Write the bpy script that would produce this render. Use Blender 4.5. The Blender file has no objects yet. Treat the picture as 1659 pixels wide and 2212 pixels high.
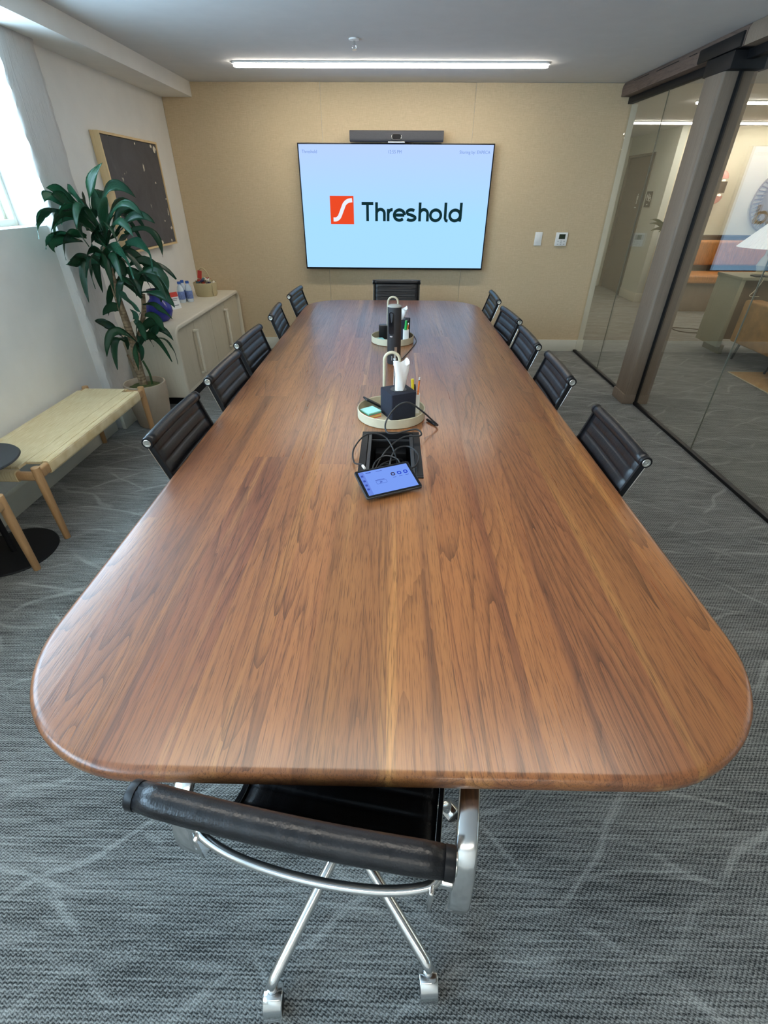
import bpy, bmesh, math, random
from mathutils import Vector, Matrix, noise
R = math.radians
PI = math.pi
random.seed(7)
sc = bpy.context.scene
C = sc.collection

# ------------------------------------------------------------------ camera
W_PX, H_PX = 1659, 2212
CH, PITCH, YAW, ROLL, FPX = 1.5548, 0.5980, -0.0135, 0.0062, 1011.2
fw = Vector((math.sin(YAW)*math.cos(PITCH), math.cos(YAW)*math.cos(PITCH), -math.sin(PITCH)))
rt0 = Vector((math.cos(YAW), -math.sin(YAW), 0)); up0 = rt0.cross(fw)
rt = rt0*math.cos(ROLL) + up0*math.sin(ROLL)
up = -rt0*math.sin(ROLL) + up0*math.cos(ROLL)
cd = bpy.data.cameras.new('camera'); cam = bpy.data.objects.new('camera', cd); C.objects.link(cam)
cd.sensor_fit = 'VERTICAL'; cd.sensor_height = 36.0; cd.lens = FPX*36.0/H_PX
cd.clip_start = 0.02; cd.clip_end = 100
cam.matrix_world = Matrix(((rt.x, up.x, -fw.x, 0), (rt.y, up.y, -fw.y, 0), (rt.z, up.z, -fw.z, CH), (0, 0, 0, 1)))
sc.camera = cam

# ------------------------------------------------------------------ sky, daylight, exposure
SKY = (0.55, 0.79, 1.0); SKY_STRENGTH = 18.0
world = bpy.data.worlds.new('overcast_sky'); sc.world = world; world.use_nodes = True
bg = world.node_tree.nodes['Background']; bg.inputs[0].default_value = (*SKY, 1); bg.inputs[1].default_value = SKY_STRENGTH
LAMP = 32.0            # strength of the linear ceiling lights
LAMP_COL = (1.0, 0.925, 0.81)
WIN_Y = [(0.75, 3.432), (-2.05, 0.35)]; WIN_Z = (1.375, 2.27)
for i, (a, b) in enumerate(WIN_Y):       # sky portals in the window openings
    ld = bpy.data.lights.new('window_portal', 'AREA'); ld.shape = 'RECTANGLE'; ld.size = WIN_Z[1]-WIN_Z[0]; ld.size_y = b-a
    ld.cycles.is_portal = True
    lo = bpy.data.objects.new('window_portal', ld); C.objects.link(lo)
    lo.location = (-2.53, (a+b)/2, (WIN_Z[0]+WIN_Z[1])/2); lo.rotation_euler = (0, -PI/2, 0)
vs = sc.view_settings; vs.view_transform = 'Standard'; vs.look = 'None'; vs.gamma = 1.0; vs.use_curve_mapping = False
vs.exposure = 0.0

# ------------------------------------------------------------------ helpers
def S(r, g, b):
    f = lambda c: (c/255/12.92) if c/255 <= 0.04045 else ((c/255+0.055)/1.055)**2.4
    return (f(r), f(g), f(b))
class NT:
    def __init__(s, m):
        s.t = m.node_tree; s.t.nodes.clear()
        s.out = s.n('ShaderNodeOutputMaterial')
    def n(s, typ, **kw):
        nd = s.t.nodes.new(typ)
        for k, v in kw.items(): setattr(nd, k, v)
        return nd
    def l(s, a, b): s.t.links.new(a, b)
    def val(s, sock, v):
        if hasattr(v, 'is_linked') or isinstance(v, bpy.types.NodeSocket): s.l(v, sock)
        elif v is not None: sock.default_value = v
    def math(s, op, a, b=None, c=None, clamp=False):
        nd = s.n('ShaderNodeMath', operation=op, use_clamp=clamp)
        s.val(nd.inputs[0], a)
        if b is not None: s.val(nd.inputs[1], b)
        if c is not None: s.val(nd.inputs[2], c)
        return nd.outputs[0]
    def mix(s, f, a, b, blend='MIX'):
        nd = s.n('ShaderNodeMix', data_type='RGBA', blend_type=blend)
        s.val(nd.inputs[0], f)
        s.val(nd.inputs[6], (*a, 1) if isinstance(a, tuple) and len(a) == 3 else a)
        s.val(nd.inputs[7], (*b, 1) if isinstance(b, tuple) and len(b) == 3 else b)
        return nd.outputs[2]
    def coord(s, which='Object'): return s.n('ShaderNodeTexCoord').outputs[which]
    def mapping(s, v, scale=(1, 1, 1), loc=(0, 0, 0), rot=(0, 0, 0)):
        nd = s.n('ShaderNodeMapping'); s.val(nd.inputs[0], v)
        s.val(nd.inputs[1], loc); nd.inputs[2].default_value = rot; nd.inputs[3].default_value = scale
        return nd.outputs[0]
    def noise(s, v, scale=5, detail=2, rough=0.5, dist=0, out=0):
        nd = s.n('ShaderNodeTexNoise'); s.val(nd.inputs['Vector'], v)
        nd.inputs['Scale'].default_value = scale; nd.inputs['Detail'].default_value = detail
        nd.inputs['Roughness'].default_value = rough; nd.inputs['Distortion'].default_value = dist
        return nd.outputs[out]
    def voro(s, v, scale=5, feature='F1', rnd=1.0):
        nd = s.n('ShaderNodeTexVoronoi', feature=feature); s.val(nd.inputs['Vector'], v)
        nd.inputs['Scale'].default_value = scale; nd.inputs['Randomness'].default_value = rnd
        return nd
    def ramp(s, f, a, b, ca=0.0, cb=1.0):
        nd = s.n('ShaderNodeMapRange'); s.val(nd.inputs[0], f)
        nd.inputs[1].default_value = a; nd.inputs[2].default_value = b
        nd.inputs[3].default_value = ca; nd.inputs[4].default_value = cb
        return nd.outputs[0]
    def bump(s, h, strength=0.3, dist=0.01):
        nd = s.n('ShaderNodeBump'); s.val(nd.inputs['Height'], h)
        nd.inputs['Strength'].default_value = strength; nd.inputs['Distance'].default_value = dist
        return nd.outputs[0]
    def bsdf(s, col=None, rough=None, metal=None, normal=None, spec=None, **kw):
        p = s.n('ShaderNodeBsdfPrincipled'); I = p.inputs
        if col is not None: s.val(I['Base Color'], (*col, 1) if isinstance(col, tuple) and len(col) == 3 else col)
        if rough is not None: s.val(I['Roughness'], rough)
        if metal is not None: s.val(I['Metallic'], metal)
        if normal is not None: s.l(normal, I['Normal'])
        if spec is not None: s.val(I['Specular IOR Level'], spec)
        for k, v in kw.items(): s.val(I[k.replace('_', ' ')], v)
        s.l(p.outputs[0], s.out.inputs[0]); return p
def newmat(name):
    m = bpy.data.materials.new(name); m.use_nodes = True
    return m, NT(m)
def plain(name, col, rough=0.5, metal=0.0, var=0.06, scale=40, bump=0.0, spec=None, **kw):
    m, t = newmat(name); co = t.coord()
    n = t.noise(co, scale, 3, 0.55)
    c = t.mix(t.ramp(n, 0.3, 0.7), tuple(x*(1-var) for x in col), tuple(min(1, x*(1+var)) for x in col))
    nrm = t.bump(n, bump, 0.004) if bump else None
    t.bsdf(c, rough, metal, nrm, spec, **kw); return m
def emit(name, col, strength=1.0):
    m, t = newmat(name); e = t.n('ShaderNodeEmission'); e.inputs[0].default_value = (*col, 1); e.inputs[1].default_value = strength
    t.l(e.outputs[0], t.out.inputs[0]); return m

# mesh building blocks ------------------------------------------------
def box(bm, x0, x1, y0, y1, z0, z1, M=None):
    vs_ = [Vector((x, y, z)) for z in (z0, z1) for x, y in ((x0, y0), (x1, y0), (x1, y1), (x0, y1))]
    if M is not None: vs_ = [M @ v for v in vs_]
    v = [bm.verts.new(p) for p in vs_]
    for f in ((3, 2, 1, 0), (4, 5, 6, 7), (0, 1, 5, 4), (1, 2, 6, 5), (2, 3, 7, 6), (3, 0, 4, 7)):
        bm.faces.new([v[i] for i in f])
    return bm
def bx(*a, M=None): return box(bmesh.new(), *a, M=M)
def frame_of(d):
    d = d.normalized(); a = Vector((0, 0, 1)) if abs(d.z) < 0.9 else Vector((1, 0, 0))
    u = d.cross(a).normalized(); return u, d.cross(u).normalized()
def tube(bm, pts, r, seg=10, cap=True, closed=False):
    pts = [Vector(p) for p in pts]; n = len(pts)
    rr = r if isinstance(r, (list, tuple)) else [r]*n
    rings = []; u = None
    for i, p in enumerate(pts):
        if closed: d = pts[(i+1) % n]-pts[i-1]
        else: d = pts[min(i+1, n-1)]-pts[max(i-1, 0)]
        d.normalize()
        if u is None: u, w = frame_of(d)
        else:
            u = (u - d*u.dot(d)).normalized(); w = d.cross(u)
        rings.append([bm.verts.new(p+(u*math.cos(2*PI*k/seg)+w*math.sin(2*PI*k/seg))*rr[i]) for k in range(seg)])
    m = n if closed else n-1
    for i in range(m):
        a, b = rings[i], rings[(i+1) % n]
        for k in range(seg): bm.faces.new((a[k], a[(k+1) % seg], b[(k+1) % seg], b[k]))
    if cap and not closed:
        bm.faces.new(rings[0][::-1]); bm.faces.new(rings[-1])
    return bm
def spline(pts, n=6, closed=False):
    P = [Vector(p) for p in pts]; out = []; m = len(P)
    rng = range(m) if closed else range(m-1)
    for i in rng:
        if closed: a, b, c, d = P[i-1], P[i], P[(i+1) % m], P[(i+2) % m]
        else: a, b, c, d = P[max(i-1, 0)], P[i], P[i+1], P[min(i+2, m-1)]
        for k in range(n):
            t = k/n
            out.append(0.5*((2*b)+(c-a)*t+(2*a-5*b+4*c-d)*t*t+(3*b-a-3*c+d)*t**3))
    if not closed: out.append(P[-1])
    return out
def lathe(bm, prof, seg=24, loc=(0, 0, 0), M=None):
    loc = Vector(loc); rings = []
    for r, z in prof:
        if r < 1e-5: rings.append([bm.verts.new((M @ Vector((0, 0, z)) if M else Vector((0, 0, z)))+loc)])
        else:
            ring = []
            for k in range(seg):
                p = Vector((r*math.cos(2*PI*k/seg), r*math.sin(2*PI*k/seg), z))
                if M is not None: p = M @ p
                ring.append(bm.verts.new(p+loc))
            rings.append(ring)
    for a, b in zip(rings[:-1], rings[1:]):
        if len(a) == 1 and len(b) == 1: continue
        for k in range(seg):
            if len(a) == 1: bm.faces.new((a[0], b[(k+1) % seg], b[k]))
            elif len(b) == 1: bm.faces.new((a[k], a[(k+1) % seg], b[0]))
            else: bm.faces.new((a[k], a[(k+1) % seg], b[(k+1) % seg], b[k]))
    return bm
def prism(bm, poly, h0, h1, axis='z', M=None):
    """polygon (2-D points) extruded along an axis"""
    def P(a, b, h):
        p = Vector((a, b, h)) if axis == 'z' else (Vector((h, a, b)) if axis == 'x' else Vector((a, h, b)))
        return M @ p if M is not None else p
    lo = [bm.verts.new(P(a, b, h0)) for a, b in poly]; hi = [bm.verts.new(P(a, b, h1)) for a, b in poly]
    n = len(poly)
    for i in range(n): bm.faces.new((lo[i], lo[(i+1) % n], hi[(i+1) % n], hi[i]))
    bm.faces.new(lo[::-1]); bm.faces.new(hi); return bm
def rrect(x0, x1, y0, y1, r, n=6):
    out = []
    for cx, cy, a0 in ((x1-r, y0+r, -90), (x1-r, y1-r, 0), (x0+r, y1-r, 90), (x0+r, y0+r, 180)):
        for k in range(n+1):
            a = R(a0+90*k/n); out.append((cx+r*math.cos(a), cy+r*math.sin(a)))
    return out
def ribbon(bm, pts, w, h0, h1, axis='y', closed=False):
    """flat stroke of width w along 2-D points, extruded"""
    P = [Vector((p[0], p[1])) for p in pts]; n = len(P); L = []; Q = []
    for i, p in enumerate(P):
        d = (P[(i+1) % n]-P[i-1]) if closed else (P[min(i+1, n-1)]-P[max(i-1, 0)])
        d.normalize(); nn = Vector((-d.y, d.x))*(w/2); L.append(p+nn); Q.append(p-nn)
    rng = range(n) if closed else range(n-1)
    def V(q, h): return bm.verts.new((q.x, h, q.y) if axis == 'y' else (q.x, q.y, h))
    l0 = [V(q, h0) for q in L]; q0 = [V(q, h0) for q in Q]; l1 = [V(q, h1) for q in L]; q1 = [V(q, h1) for q in Q]
    for i in rng:
        j = (i+1) % n
        for f in ((l0[i], q0[i], q0[j], l0[j]), (l1[i], l1[j], q1[j], q1[i]), (l0[i], l0[j], l1[j], l1[i]), (q0[i], q1[i], q1[j], q0[j])):
            bm.faces.new(f)
    if not closed:
        bm.faces.new((l0[0], l1[0], q1[0], q0[0])); bm.faces.new((l0[-1], q0[-1], q1[-1], l1[-1]))
    return bm
def pm(o):
    if o is None: return Matrix.Identity(4)
    M = Matrix.LocRotScale(o.location, o.rotation_euler, o.scale)
    return pm(o.parent) @ M
def obj(name, bm, m, parent=None, local=False, smooth=40, bevel=0.0, bseg=2, kind=None, label=None):
    """one mesh object; bm in world coordinates unless local"""
    bmesh.ops.recalc_face_normals(bm, faces=bm.faces[:])
    if bevel:
        es = [e for e in bm.edges if len(e.link_faces) == 2 and e.calc_face_angle(0) > R(35)]
        bmesh.ops.bevel(bm, geom=es, offset=bevel, segments=bseg, affect='EDGES', profile=0.5, clamp_overlap=True)
    me = bpy.data.meshes.new(name)
    o = bpy.data.objects.new(name, me)
    if parent is None and not local:
        xs = [v.co.x for v in bm.verts]; ys = [v.co.y for v in bm.verts]; zs = [v.co.z for v in bm.verts]
        org = Vector(((min(xs)+max(xs))/2, (min(ys)+max(ys))/2, min(zs)))
        bmesh.ops.translate(bm, verts=bm.verts[:], vec=-org); o.location = org
    elif parent is not None:
        o.parent = parent
        if not local: bmesh.ops.transform(bm, matrix=pm(parent).inverted(), verts=bm.verts[:])
    bm.to_mesh(me); bm.free()
    if smooth:
        me.shade_smooth(); me.set_sharp_from_angle(angle=R(smooth))
    me.materials.append(m); C.objects.link(o)
    if kind: o['kind'] = kind
    if label: o['label'] = label
    return o
def thing(name, label, cat, loc=(0, 0, 0), rotz=0, group=None):
    o = bpy.data.objects.new(name, None); o.empty_display_size = 0.05; C.objects.link(o)
    o.location = loc; o.rotation_euler = (0, 0, rotz); o['label'] = label; o['category'] = cat
    if group: o['group'] = group
    return o
def tag(o, label, cat, group=None):
    o['label'] = label; o['category'] = cat
    if group: o['group'] = group
    return o
def struct(name, bm, m, label=None, **kw):
    o = obj(name, bm, m, **kw)
    if o.parent is None:
        o['kind'] = 'structure'
        if label: o['label'] = label
    return o
def copy_tree(o, parent=None):
    c = o.copy(); C.objects.link(c)
    if parent: c.parent = parent
    for ch in [k for k in o.children]: copy_tree(ch, c)
    return c

# ------------------------------------------------------------------ materials
def m_carpet():
    m, t = newmat('carpet'); co = t.coord()
    streak = t.noise(t.mapping(co, (6.0, 130, 1)), 1.0, 3, 0.6)
    patch = t.noise(t.mapping(co, (1.6, 7.0, 1)), 1.0, 3, 0.55)
    grit = t.noise(t.mapping(co, (150, 260, 1)), 1.0, 2, 0.6)
    sp_ = t.n('ShaderNodeSeparateXYZ'); t.l(co, sp_.inputs[0])
    def lines(kx, ky, ph, thin):
        w_ = t.math('MULTIPLY_ADD', t.noise(t.mapping(co, (1.6, 1.6, 1), loc=(ph, ph, 0)), 1.0, 2), 9.0, t.math('MULTIPLY_ADD', sp_.outputs[0], kx, t.math('MULTIPLY', sp_.outputs[1], ky)))
        v_ = t.ramp(t.math('SINE', w_), thin, 1.0)
        return t.math('MULTIPLY', v_, t.ramp(t.noise(t.mapping(co, (3.1, 3.1, 1), loc=(ph*2, 3, 0)), 1.0, 1), 0.44, 0.60))
    ln = t.math('MAXIMUM', t.math('MAXIMUM', lines(13.0, 19.0, 1.3, 0.955), lines(-14.0, 21.0, 5.1, 0.955)), lines(3.0, 29.0, 8.7, 0.96))
    zig = t.math('SINE', t.math('ADD', t.math('MULTIPLY_ADD', sp_.outputs[0], 2*PI/0.0125, t.math('MULTIPLY', grit, 5.0)), t.math('MULTIPLY', sp_.outputs[1], 2*PI/0.019)))
    row = t.math('SINE', t.math('MULTIPLY_ADD', sp_.outputs[1], 2*PI/0.0080, t.math('MULTIPLY', zig, 1.7)))     # rows of zigzag stitches
    thr = t.math('MULTIPLY_ADD', t.math('SUBTRACT', streak, 0.5), 1.7, t.math('MULTIPLY', t.math('SUBTRACT', patch, 0.5), 0.75))
    thr = t.math('ADD', thr, t.math('MULTIPLY', ln, 0.40))
    thr = t.math('ADD', thr, t.math('MULTIPLY', t.math('SUBTRACT', grit, 0.5), 1.5))
    f = t.ramp(t.math('MULTIPLY_ADD', row, 0.36, thr), -0.52, 0.78)
    col = t.mix(f, S(44, 46, 46), S(172, 174, 170))
    t.bsdf(col, 0.95, 0, t.bump(row, 0.45, 0.003), 0.15, Sheen_Weight=0.2); return m
def m_wood(name='walnut', tone=None, sx=1.0, axis='y', rough=0.3, contrast=1.0, light=None, mid=None, dark=None, gold=None, coat=0.0):
    m, t = newmat(name); co = t.coord()
    oi = t.n('ShaderNodeObjectInfo')
    rl = t.n('ShaderNodeCombineXYZ')
    for i, k in enumerate((37.0, 61.0, 23.0)): t.l(t.math('MULTIPLY', oi.outputs['Random'], k), rl.inputs[i])
    rot = (0, 0, 0) if axis == 'y' else ((0, 0, R(90)) if axis == 'x' else (R(90), 0, 0))
    base = t.mapping(co, (1, 1, 1), rot=rot)
    off = t.n('ShaderNodeVectorMath', operation='ADD'); t.l(base, off.inputs[0]); t.l(rl.outputs[0], off.inputs[1]); p = off.outputs[0]
    n1 = t.noise(t.mapping(p, (5.6*sx, 0.42, 5.6*sx)), 1.0, 1.3, 0.35, 0.3)
    fine = t.noise(t.mapping(p, (11*sx, 1.0, 11*sx)), 1.0, 4, 0.6)
    ph = t.math('MULTIPLY_ADD', n1, 165.0, t.math('MULTIPLY', fine, 9.0))
    line = t.math('POWER', t.math('FRACT', t.math('DIVIDE', ph, 2*PI)), 5.0)      # growth rings: slow build-up, sharp dark edge
    line = t.math('MULTIPLY', line, t.ramp(t.noise(t.mapping(p, (7*sx, 1.0, 7)), 1.0, 2), 0.36, 0.66))
    pore = t.noise(t.mapping(p, (430*sx, 13, 430)), 1.0, 2, 0.7)
    pore2 = t.noise(t.mapping(p, (150*sx, 2.4, 150)), 1.0, 3, 0.7)
    big = t.noise(t.mapping(p, (6*sx, 0.45, 6)), 1.0, 3, 0.55, 0.6)
    mid = mid or S(126, 80, 55); dark = dark or S(60, 37, 28); gold = gold or S(162, 113, 70)
    base_c = t.mix(t.ramp(big, 0.26, 0.74), mid, gold)
    base_c = t.mix(t.ramp(n1, 0.50, 0.75, 0, 0.42), base_c, S(106, 67, 48) if light is None else mid)
    if light is None:      # sapwood and mineral streaks of walnut
        sap = t.noise(t.mapping(p, (13, 0.38, 13), loc=(5, 2, 9)), 1.0, 2, 0.5, 0.4)
        base_c = t.mix(t.ramp(sap, 0.60, 0.70, 0, 0.75), base_c, S(190, 142, 88))
        base_c = t.mix(t.ramp(sap, 0.40, 0.31, 0, 0.55), base_c, S(92, 62, 50))
    base_c = t.mix(t.math('MULTIPLY', line, 0.78*contrast), base_c, dark)
    base_c = t.mix(t.ramp(pore2, 0.52, 0.80, 0, 0.75*contrast), base_c, dark)
    base_c = t.mix(t.ramp(pore, 0.52, 0.68, 0, 0.62*contrast), base_c, dark)
    tint = t.n('ShaderNodeMix', data_type='RGBA', blend_type='MULTIPLY'); tint.inputs[0].default_value = 1.0
    t.l(base_c, tint.inputs[6]); t.l(oi.outputs['Color'], tint.inputs[7])
    nrm = t.bump(t.math('SUBTRACT', 1.0, pore), 0.16, 0.0015)
    rg = t.ramp(pore2, 0.2, 0.8, rough-0.05, rough+0.08)
    t.bsdf(tint.outputs[2], rg, 0, nrm, 0.5, Coat_Weight=coat, Coat_Roughness=0.24); return m
def m_linen():
    m, t = newmat('tan_linen'); co = t.coord()
    a = t.noise(t.mapping(co, (900, 900, 25)), 1.0, 2, 0.6); b = t.noise(t.mapping(co, (25, 25, 900)), 1.0, 2, 0.6)
    w = t.math('ADD', a, b); big = t.noise(co, 2.0, 3)
    col = t.mix(t.ramp(w, 0.7, 1.3), S(190, 168, 134), S(220, 199, 167))
    col = t.mix(t.ramp(big, 0.35, 0.65, 0, 0.25), col, S(196, 178, 143))
    t.bsdf(col, 0.9, 0, t.bump(w, 0.12, 0.001), 0.2); return m
def m_leather(name='black_leather', col=(0.006, 0.006, 0.0075), rough=0.33):
    m, t = newmat(name); co = t.coord()
    v = t.voro(co, 320, 'F1').outputs['Distance']; n = t.noise(t.mapping(co, (70, 9, 9)), 1.0, 3, 0.6)
    h = t.math('MULTIPLY_ADD', v, 0.4, t.math('MULTIPLY', n, 1.2))
    c = t.mix(t.ramp(n, 0.3, 0.7), tuple(x*0.75 for x in col), tuple(x*1.4 for x in col))
    t.bsdf(c, t.ramp(n, 0.3, 0.75, rough-0.05, rough+0.1), 0, t.bump(h, 0.2, 0.003), 0.5); return m
def m_plaster(name, col, lump=0.4):
    m, t = newmat(name); co = t.coord()
    n = t.noise(co, 9, 5, 0.62, 0.4); d = t.noise(t.mapping(co, (14, 14, 3)), 1.0, 4, 0.6, 1.2)
    stain = t.noise(t.mapping(co, (5, 5, 2.2)), 1.0, 4, 0.6)
    c = t.mix(t.ramp(stain, 0.45, 0.75, 0, 0.55), col, tuple(x*0.72 for x in col))
    h = t.math('ADD', n, t.math('MULTIPLY', t.ramp(d, 0.55, 0.68), 0.8))
    t.bsdf(c, 0.85, 0, t.bump(h, lump, 0.012), 0.25); return m
def m_glass(name, ior=1.5, tint=(0.93, 0.96, 0.94), boost=1.0):
    m, t = newmat(name)
    fr = t.n('ShaderNodeFresnel'); gm = t.n('ShaderNodeNewGeometry')     # same reflectance on both faces of the pane
    t.l(t.math('MULTIPLY_ADD', gm.outputs['Backfacing'], 1.0/ior-ior, ior), fr.inputs[0])
    tr = t.n('ShaderNodeBsdfTransparent'); tr.inputs[0].default_value = (*tint, 1)
    gl = t.n('ShaderNodeBsdfGlossy'); gl.inputs['Roughness'].default_value = 0.0; gl.inputs[0].default_value = (1, 1, 1, 1)
    mx = t.n('ShaderNodeMixShader'); t.l(t.math('MINIMUM', t.math('MULTIPLY', fr.outputs[0], boost), 0.17 if boost > 1 else 1.0), mx.inputs[0])
    t.l(tr.outputs[0], mx.inputs[1]); t.l(gl.outputs[0], mx.inputs[2]); t.l(mx.outputs[0], t.out.inputs[0]); return m
def m_weave():
    m, t = newmat('paper_cord_weave'); co = t.coord()
    w = t.n('ShaderNodeTexWave', wave_type='BANDS', bands_direction='X'); t.l(co, w.inputs[0])
    w.inputs['Scale'].default_value = 95; w.inputs['Distortion'].default_value = 0.6; w.inputs['Detail'].default_value = 1
    n = t.noise(t.mapping(co, (300, 12, 12)), 1.0, 2); big = t.noise(co, 5, 3)
    c = t.mix(t.ramp(n, 0.3, 0.7), S(218, 192, 142), S(242, 224, 184)); c = t.mix(t.ramp(big, 0.4, 0.7, 0, 0.3), c, S(212, 184, 132))
    t.bsdf(c, 0.75, 0, t.bump(w.outputs[0], 0.5, 0.003), 0.3); return m
def m_leaf():
    m, t = newmat('leaf_green'); co = t.coord('UV'); oi = t.n('ShaderNodeObjectInfo')
    w = t.n('ShaderNodeTexWave', wave_type='BANDS', bands_direction='X'); t.l(co, w.inputs[0])
    w.inputs['Scale'].default_value = 4.0; w.inputs['Distortion'].default_value = 0.8; w.inputs['Detail'].default_value = 1.0
    c = t.mix(w.outputs[1], S(30, 70, 52), S(56, 104, 78))
    c = t.mix(t.math('MULTIPLY', oi.outputs['Random'], 0.6), c, S(42, 86, 50))
    t.bsdf(c, 0.27, 0, t.bump(w.outputs[1], 0.12, 0.003), 0.55); return m
def m_bark():
    m, t = newmat('bark'); co = t.coord()
    n = t.noise(t.mapping(co, (40, 40, 14)), 1.0, 4, 0.6); r = t.n('ShaderNodeTexWave', wave_type='BANDS', bands_direction='Z'); t.l(co, r.inputs[0])
    r.inputs['Scale'].default_value = 14; r.inputs['Distortion'].default_value = 4
    c = t.mix(t.ramp(n, 0.3, 0.7), S(98, 80, 60), S(158, 138, 110))
    t.bsdf(c, 0.9, 0, t.bump(t.math('ADD', n, r.outputs[1]), 0.6, 0.006)); return m
def m_art():
    m, t = newmat('dark_canvas'); co = t.coord()
    # scratches and flaked spots, flat print on the canvas
    n = t.noise(co, 3.5, 5, 0.65, 0.5)
    v = t.voro(t.mapping(co, (1, 9, 4.5)), 1.0, 'F1'); w = t.noise(co, 14, 4, 0.7)
    spot = t.math('MULTIPLY', t.ramp(v.outputs['Distance'], 0.17, 0.10), t.ramp(w, 0.52, 0.6))
    s = t.noise(t.mapping(co, (4, 30, 5), rot=(R(28), 0, 0)), 1.0, 5, 0.75, 1.5)
    scr = t.math('MULTIPLY', t.ramp(s, 0.66, 0.74), 0.30)
    c = t.mix(t.ramp(n, 0.3, 0.7), S(74, 71, 72), S(92, 89, 90))
    c = t.mix(scr, c, S(170, 168, 165)); c = t.mix(spot, c, S(225, 214, 190))
    t.bsdf(c, 0.7, 0, t.bump(n, 0.2, 0.003)); return m
M = {}
M['carpet'] = m_carpet()
M['walnut'] = m_wood(coat=0.3)
M['linen'] = m_linen()
M['white_wall'] = plain('white_wall_paint', S(234, 232, 226), 0.85, 0, 0.025, 6, 0.05, 0.25)
M['ceiling'] = plain('ceiling_paint', S(220, 220, 219), 0.9, 0, 0.02, 8, 0.03, 0.2)
M['plaster'] = m_plaster('rough_plaster', S(206, 204, 200))
M['trim'] = plain('white_trim_paint', S(222, 220, 206), 0.5, 0, 0.02, 12)
M['leather'] = m_leather()
M['alu'] = plain('polished_aluminium', (0.80, 0.80, 0.79), 0.16, 1.0, 0.03, 30)
M['alu_cap'] = plain('brushed_aluminium', (0.84, 0.83, 0.78), 0.28, 1.0, 0.03, 30)
M['black_plastic'] = plain('black_plastic', (0.008, 0.008, 0.009), 0.4, spec=0.3)
M['black_metal'] = plain('black_metal', (0.010, 0.010, 0.011), 0.5, 0, 0.1, 60, 0.05, 0.25)
M['glass'] = m_glass('partition_glass', 1.52, (0.965, 0.975, 0.965), 1.9)
M['window_glass'] = m_glass('window_glass', 1.45, (0.96, 0.98, 1.0))
M['timber'] = m_wood('aged_timber', sx=1.6, axis='z', rough=0.6, contrast=0.45, mid=S(128, 112, 97), gold=S(146, 130, 113), dark=S(88, 75, 64), light=1)
M['timber_beam'] = m_wood('aged_timber_beam', sx=0.8, axis='y', rough=0.6, contrast=0.9, mid=S(104, 86, 76), gold=S(124, 104, 92), dark=S(52, 42, 38), light=1)
M['oak'] = m_wood('pale_oak', sx=2.0, axis='z', rough=0.45, contrast=0.45, mid=S(178, 136, 90), gold=S(192, 152, 106), dark=S(138, 98, 62), light=1)
M['ash'] = m_wood('bleached_ash', sx=1.2, axis='z', rough=0.5, contrast=0.22, mid=S(220, 211, 190), gold=S(228, 219, 199), dark=S(182, 170, 146), light=1)
M['ash_door_shaded'] = m_wood('bleached_ash_door_shaded', sx=1.2, axis='z', rough=0.5, contrast=0.25, mid=S(202, 192, 168), gold=S(212, 202, 180), dark=S(164, 151, 126), light=1); M['handle'] = plain('handle_lit', S(234, 227, 208), 0.45)  # doors darkened and handles paled in colour, standing in for weak recess shading
M['weave'] = m_weave()
M['leaf'] = m_leaf()
M['bark'] = m_bark()
M['art'] = m_art()
M['frame_wood'] = m_wood('maple_frame', sx=2, axis='z', rough=0.5, contrast=0.25, mid=S(222, 192, 142), gold=S(230, 203, 156), dark=S(190, 156, 108), light=1)
M['terracotta'] = m_plaster('beige_concrete', S(176, 160, 140), 0.18)
M['moss'] = plain('moss', S(70, 78, 36), 0.95, 0, 0.5, 90, 0.9)
M['cream'] = plain('cream_coated_metal', S(206, 196, 168), 0.5, 0, 0.03, 60)
M['navy'] = plain('navy_felt', S(24, 27, 42), 0.85, 0, 0.2, 300, 0.2)
M['tissue'] = plain('tissue_paper', S(246, 246, 244), 0.9, 0, 0.01, 50)
M['white_plastic'] = plain('white_plastic', S(236, 236, 232), 0.4, 0, 0.01)
M['dark_grey'] = plain('graphite_plastic', S(52, 53, 56), 0.5, 0, 0.08, 200)
M['grey_fabric'] = plain('grey_speaker_fabric', S(84, 84, 88), 0.85, 0, 0.2, 500, 0.2)
M['cobalt'] = plain('cobalt_glaze', S(36, 44, 142), 0.25, 0, 0.1, 20)
M['door'] = m_wood('dark_door', sx=1, axis='z', rough=0.4, contrast=0.3, mid=S(84, 74, 66), gold=S(92, 82, 73), dark=S(66, 58, 52), light=1)
M['sage'] = plain('sage_laminate', S(138, 138, 118), 0.5, 0, 0.03, 20)
M['sage_dark'] = plain('olive_kick', S(104, 98, 72), 0.6)
M['cognac'] = m_leather('cognac_leather', S(176, 116, 56), 0.45)
M['tan_leather'] = m_leather('tan_leather', S(160, 118, 70), 0.5)
M['booth_wood'] = m_wood('booth_panel', sx=1, axis='z', rough=0.5, contrast=0.5, mid=S(104, 88, 76), gold=S(118, 100, 86), dark=S(76, 62, 54), light=1)
M['jute'] = plain('jute_rug', S(186, 152, 104), 0.95, 0, 0.2, 160, 0.6)
M['lounge_wall'] = plain('warm_white_paint', S(226, 220, 198), 0.85, 0, 0.02, 6)
M['lounge_grey'] = plain('cool_white_paint', S(206, 210, 200), 0.85, 0, 0.02, 6)
M['lamp'] = emit('lamp_diffuser', LAMP_COL, LAMP); M['lounge_lamp'] = emit('lounge_lamp_diffuser', LAMP_COL, LAMP*1.05)
M['pink_glass'] = plain('pink_glass', S(216, 150, 142), 0.2, 0, 0.08, 20, Emission_Color=(*S(255, 190, 170), 1), Emission_Strength=0.25)
M['bulb'] = emit('sconce_bulb', (1.0, 0.86, 0.66), 2.0)
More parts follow.
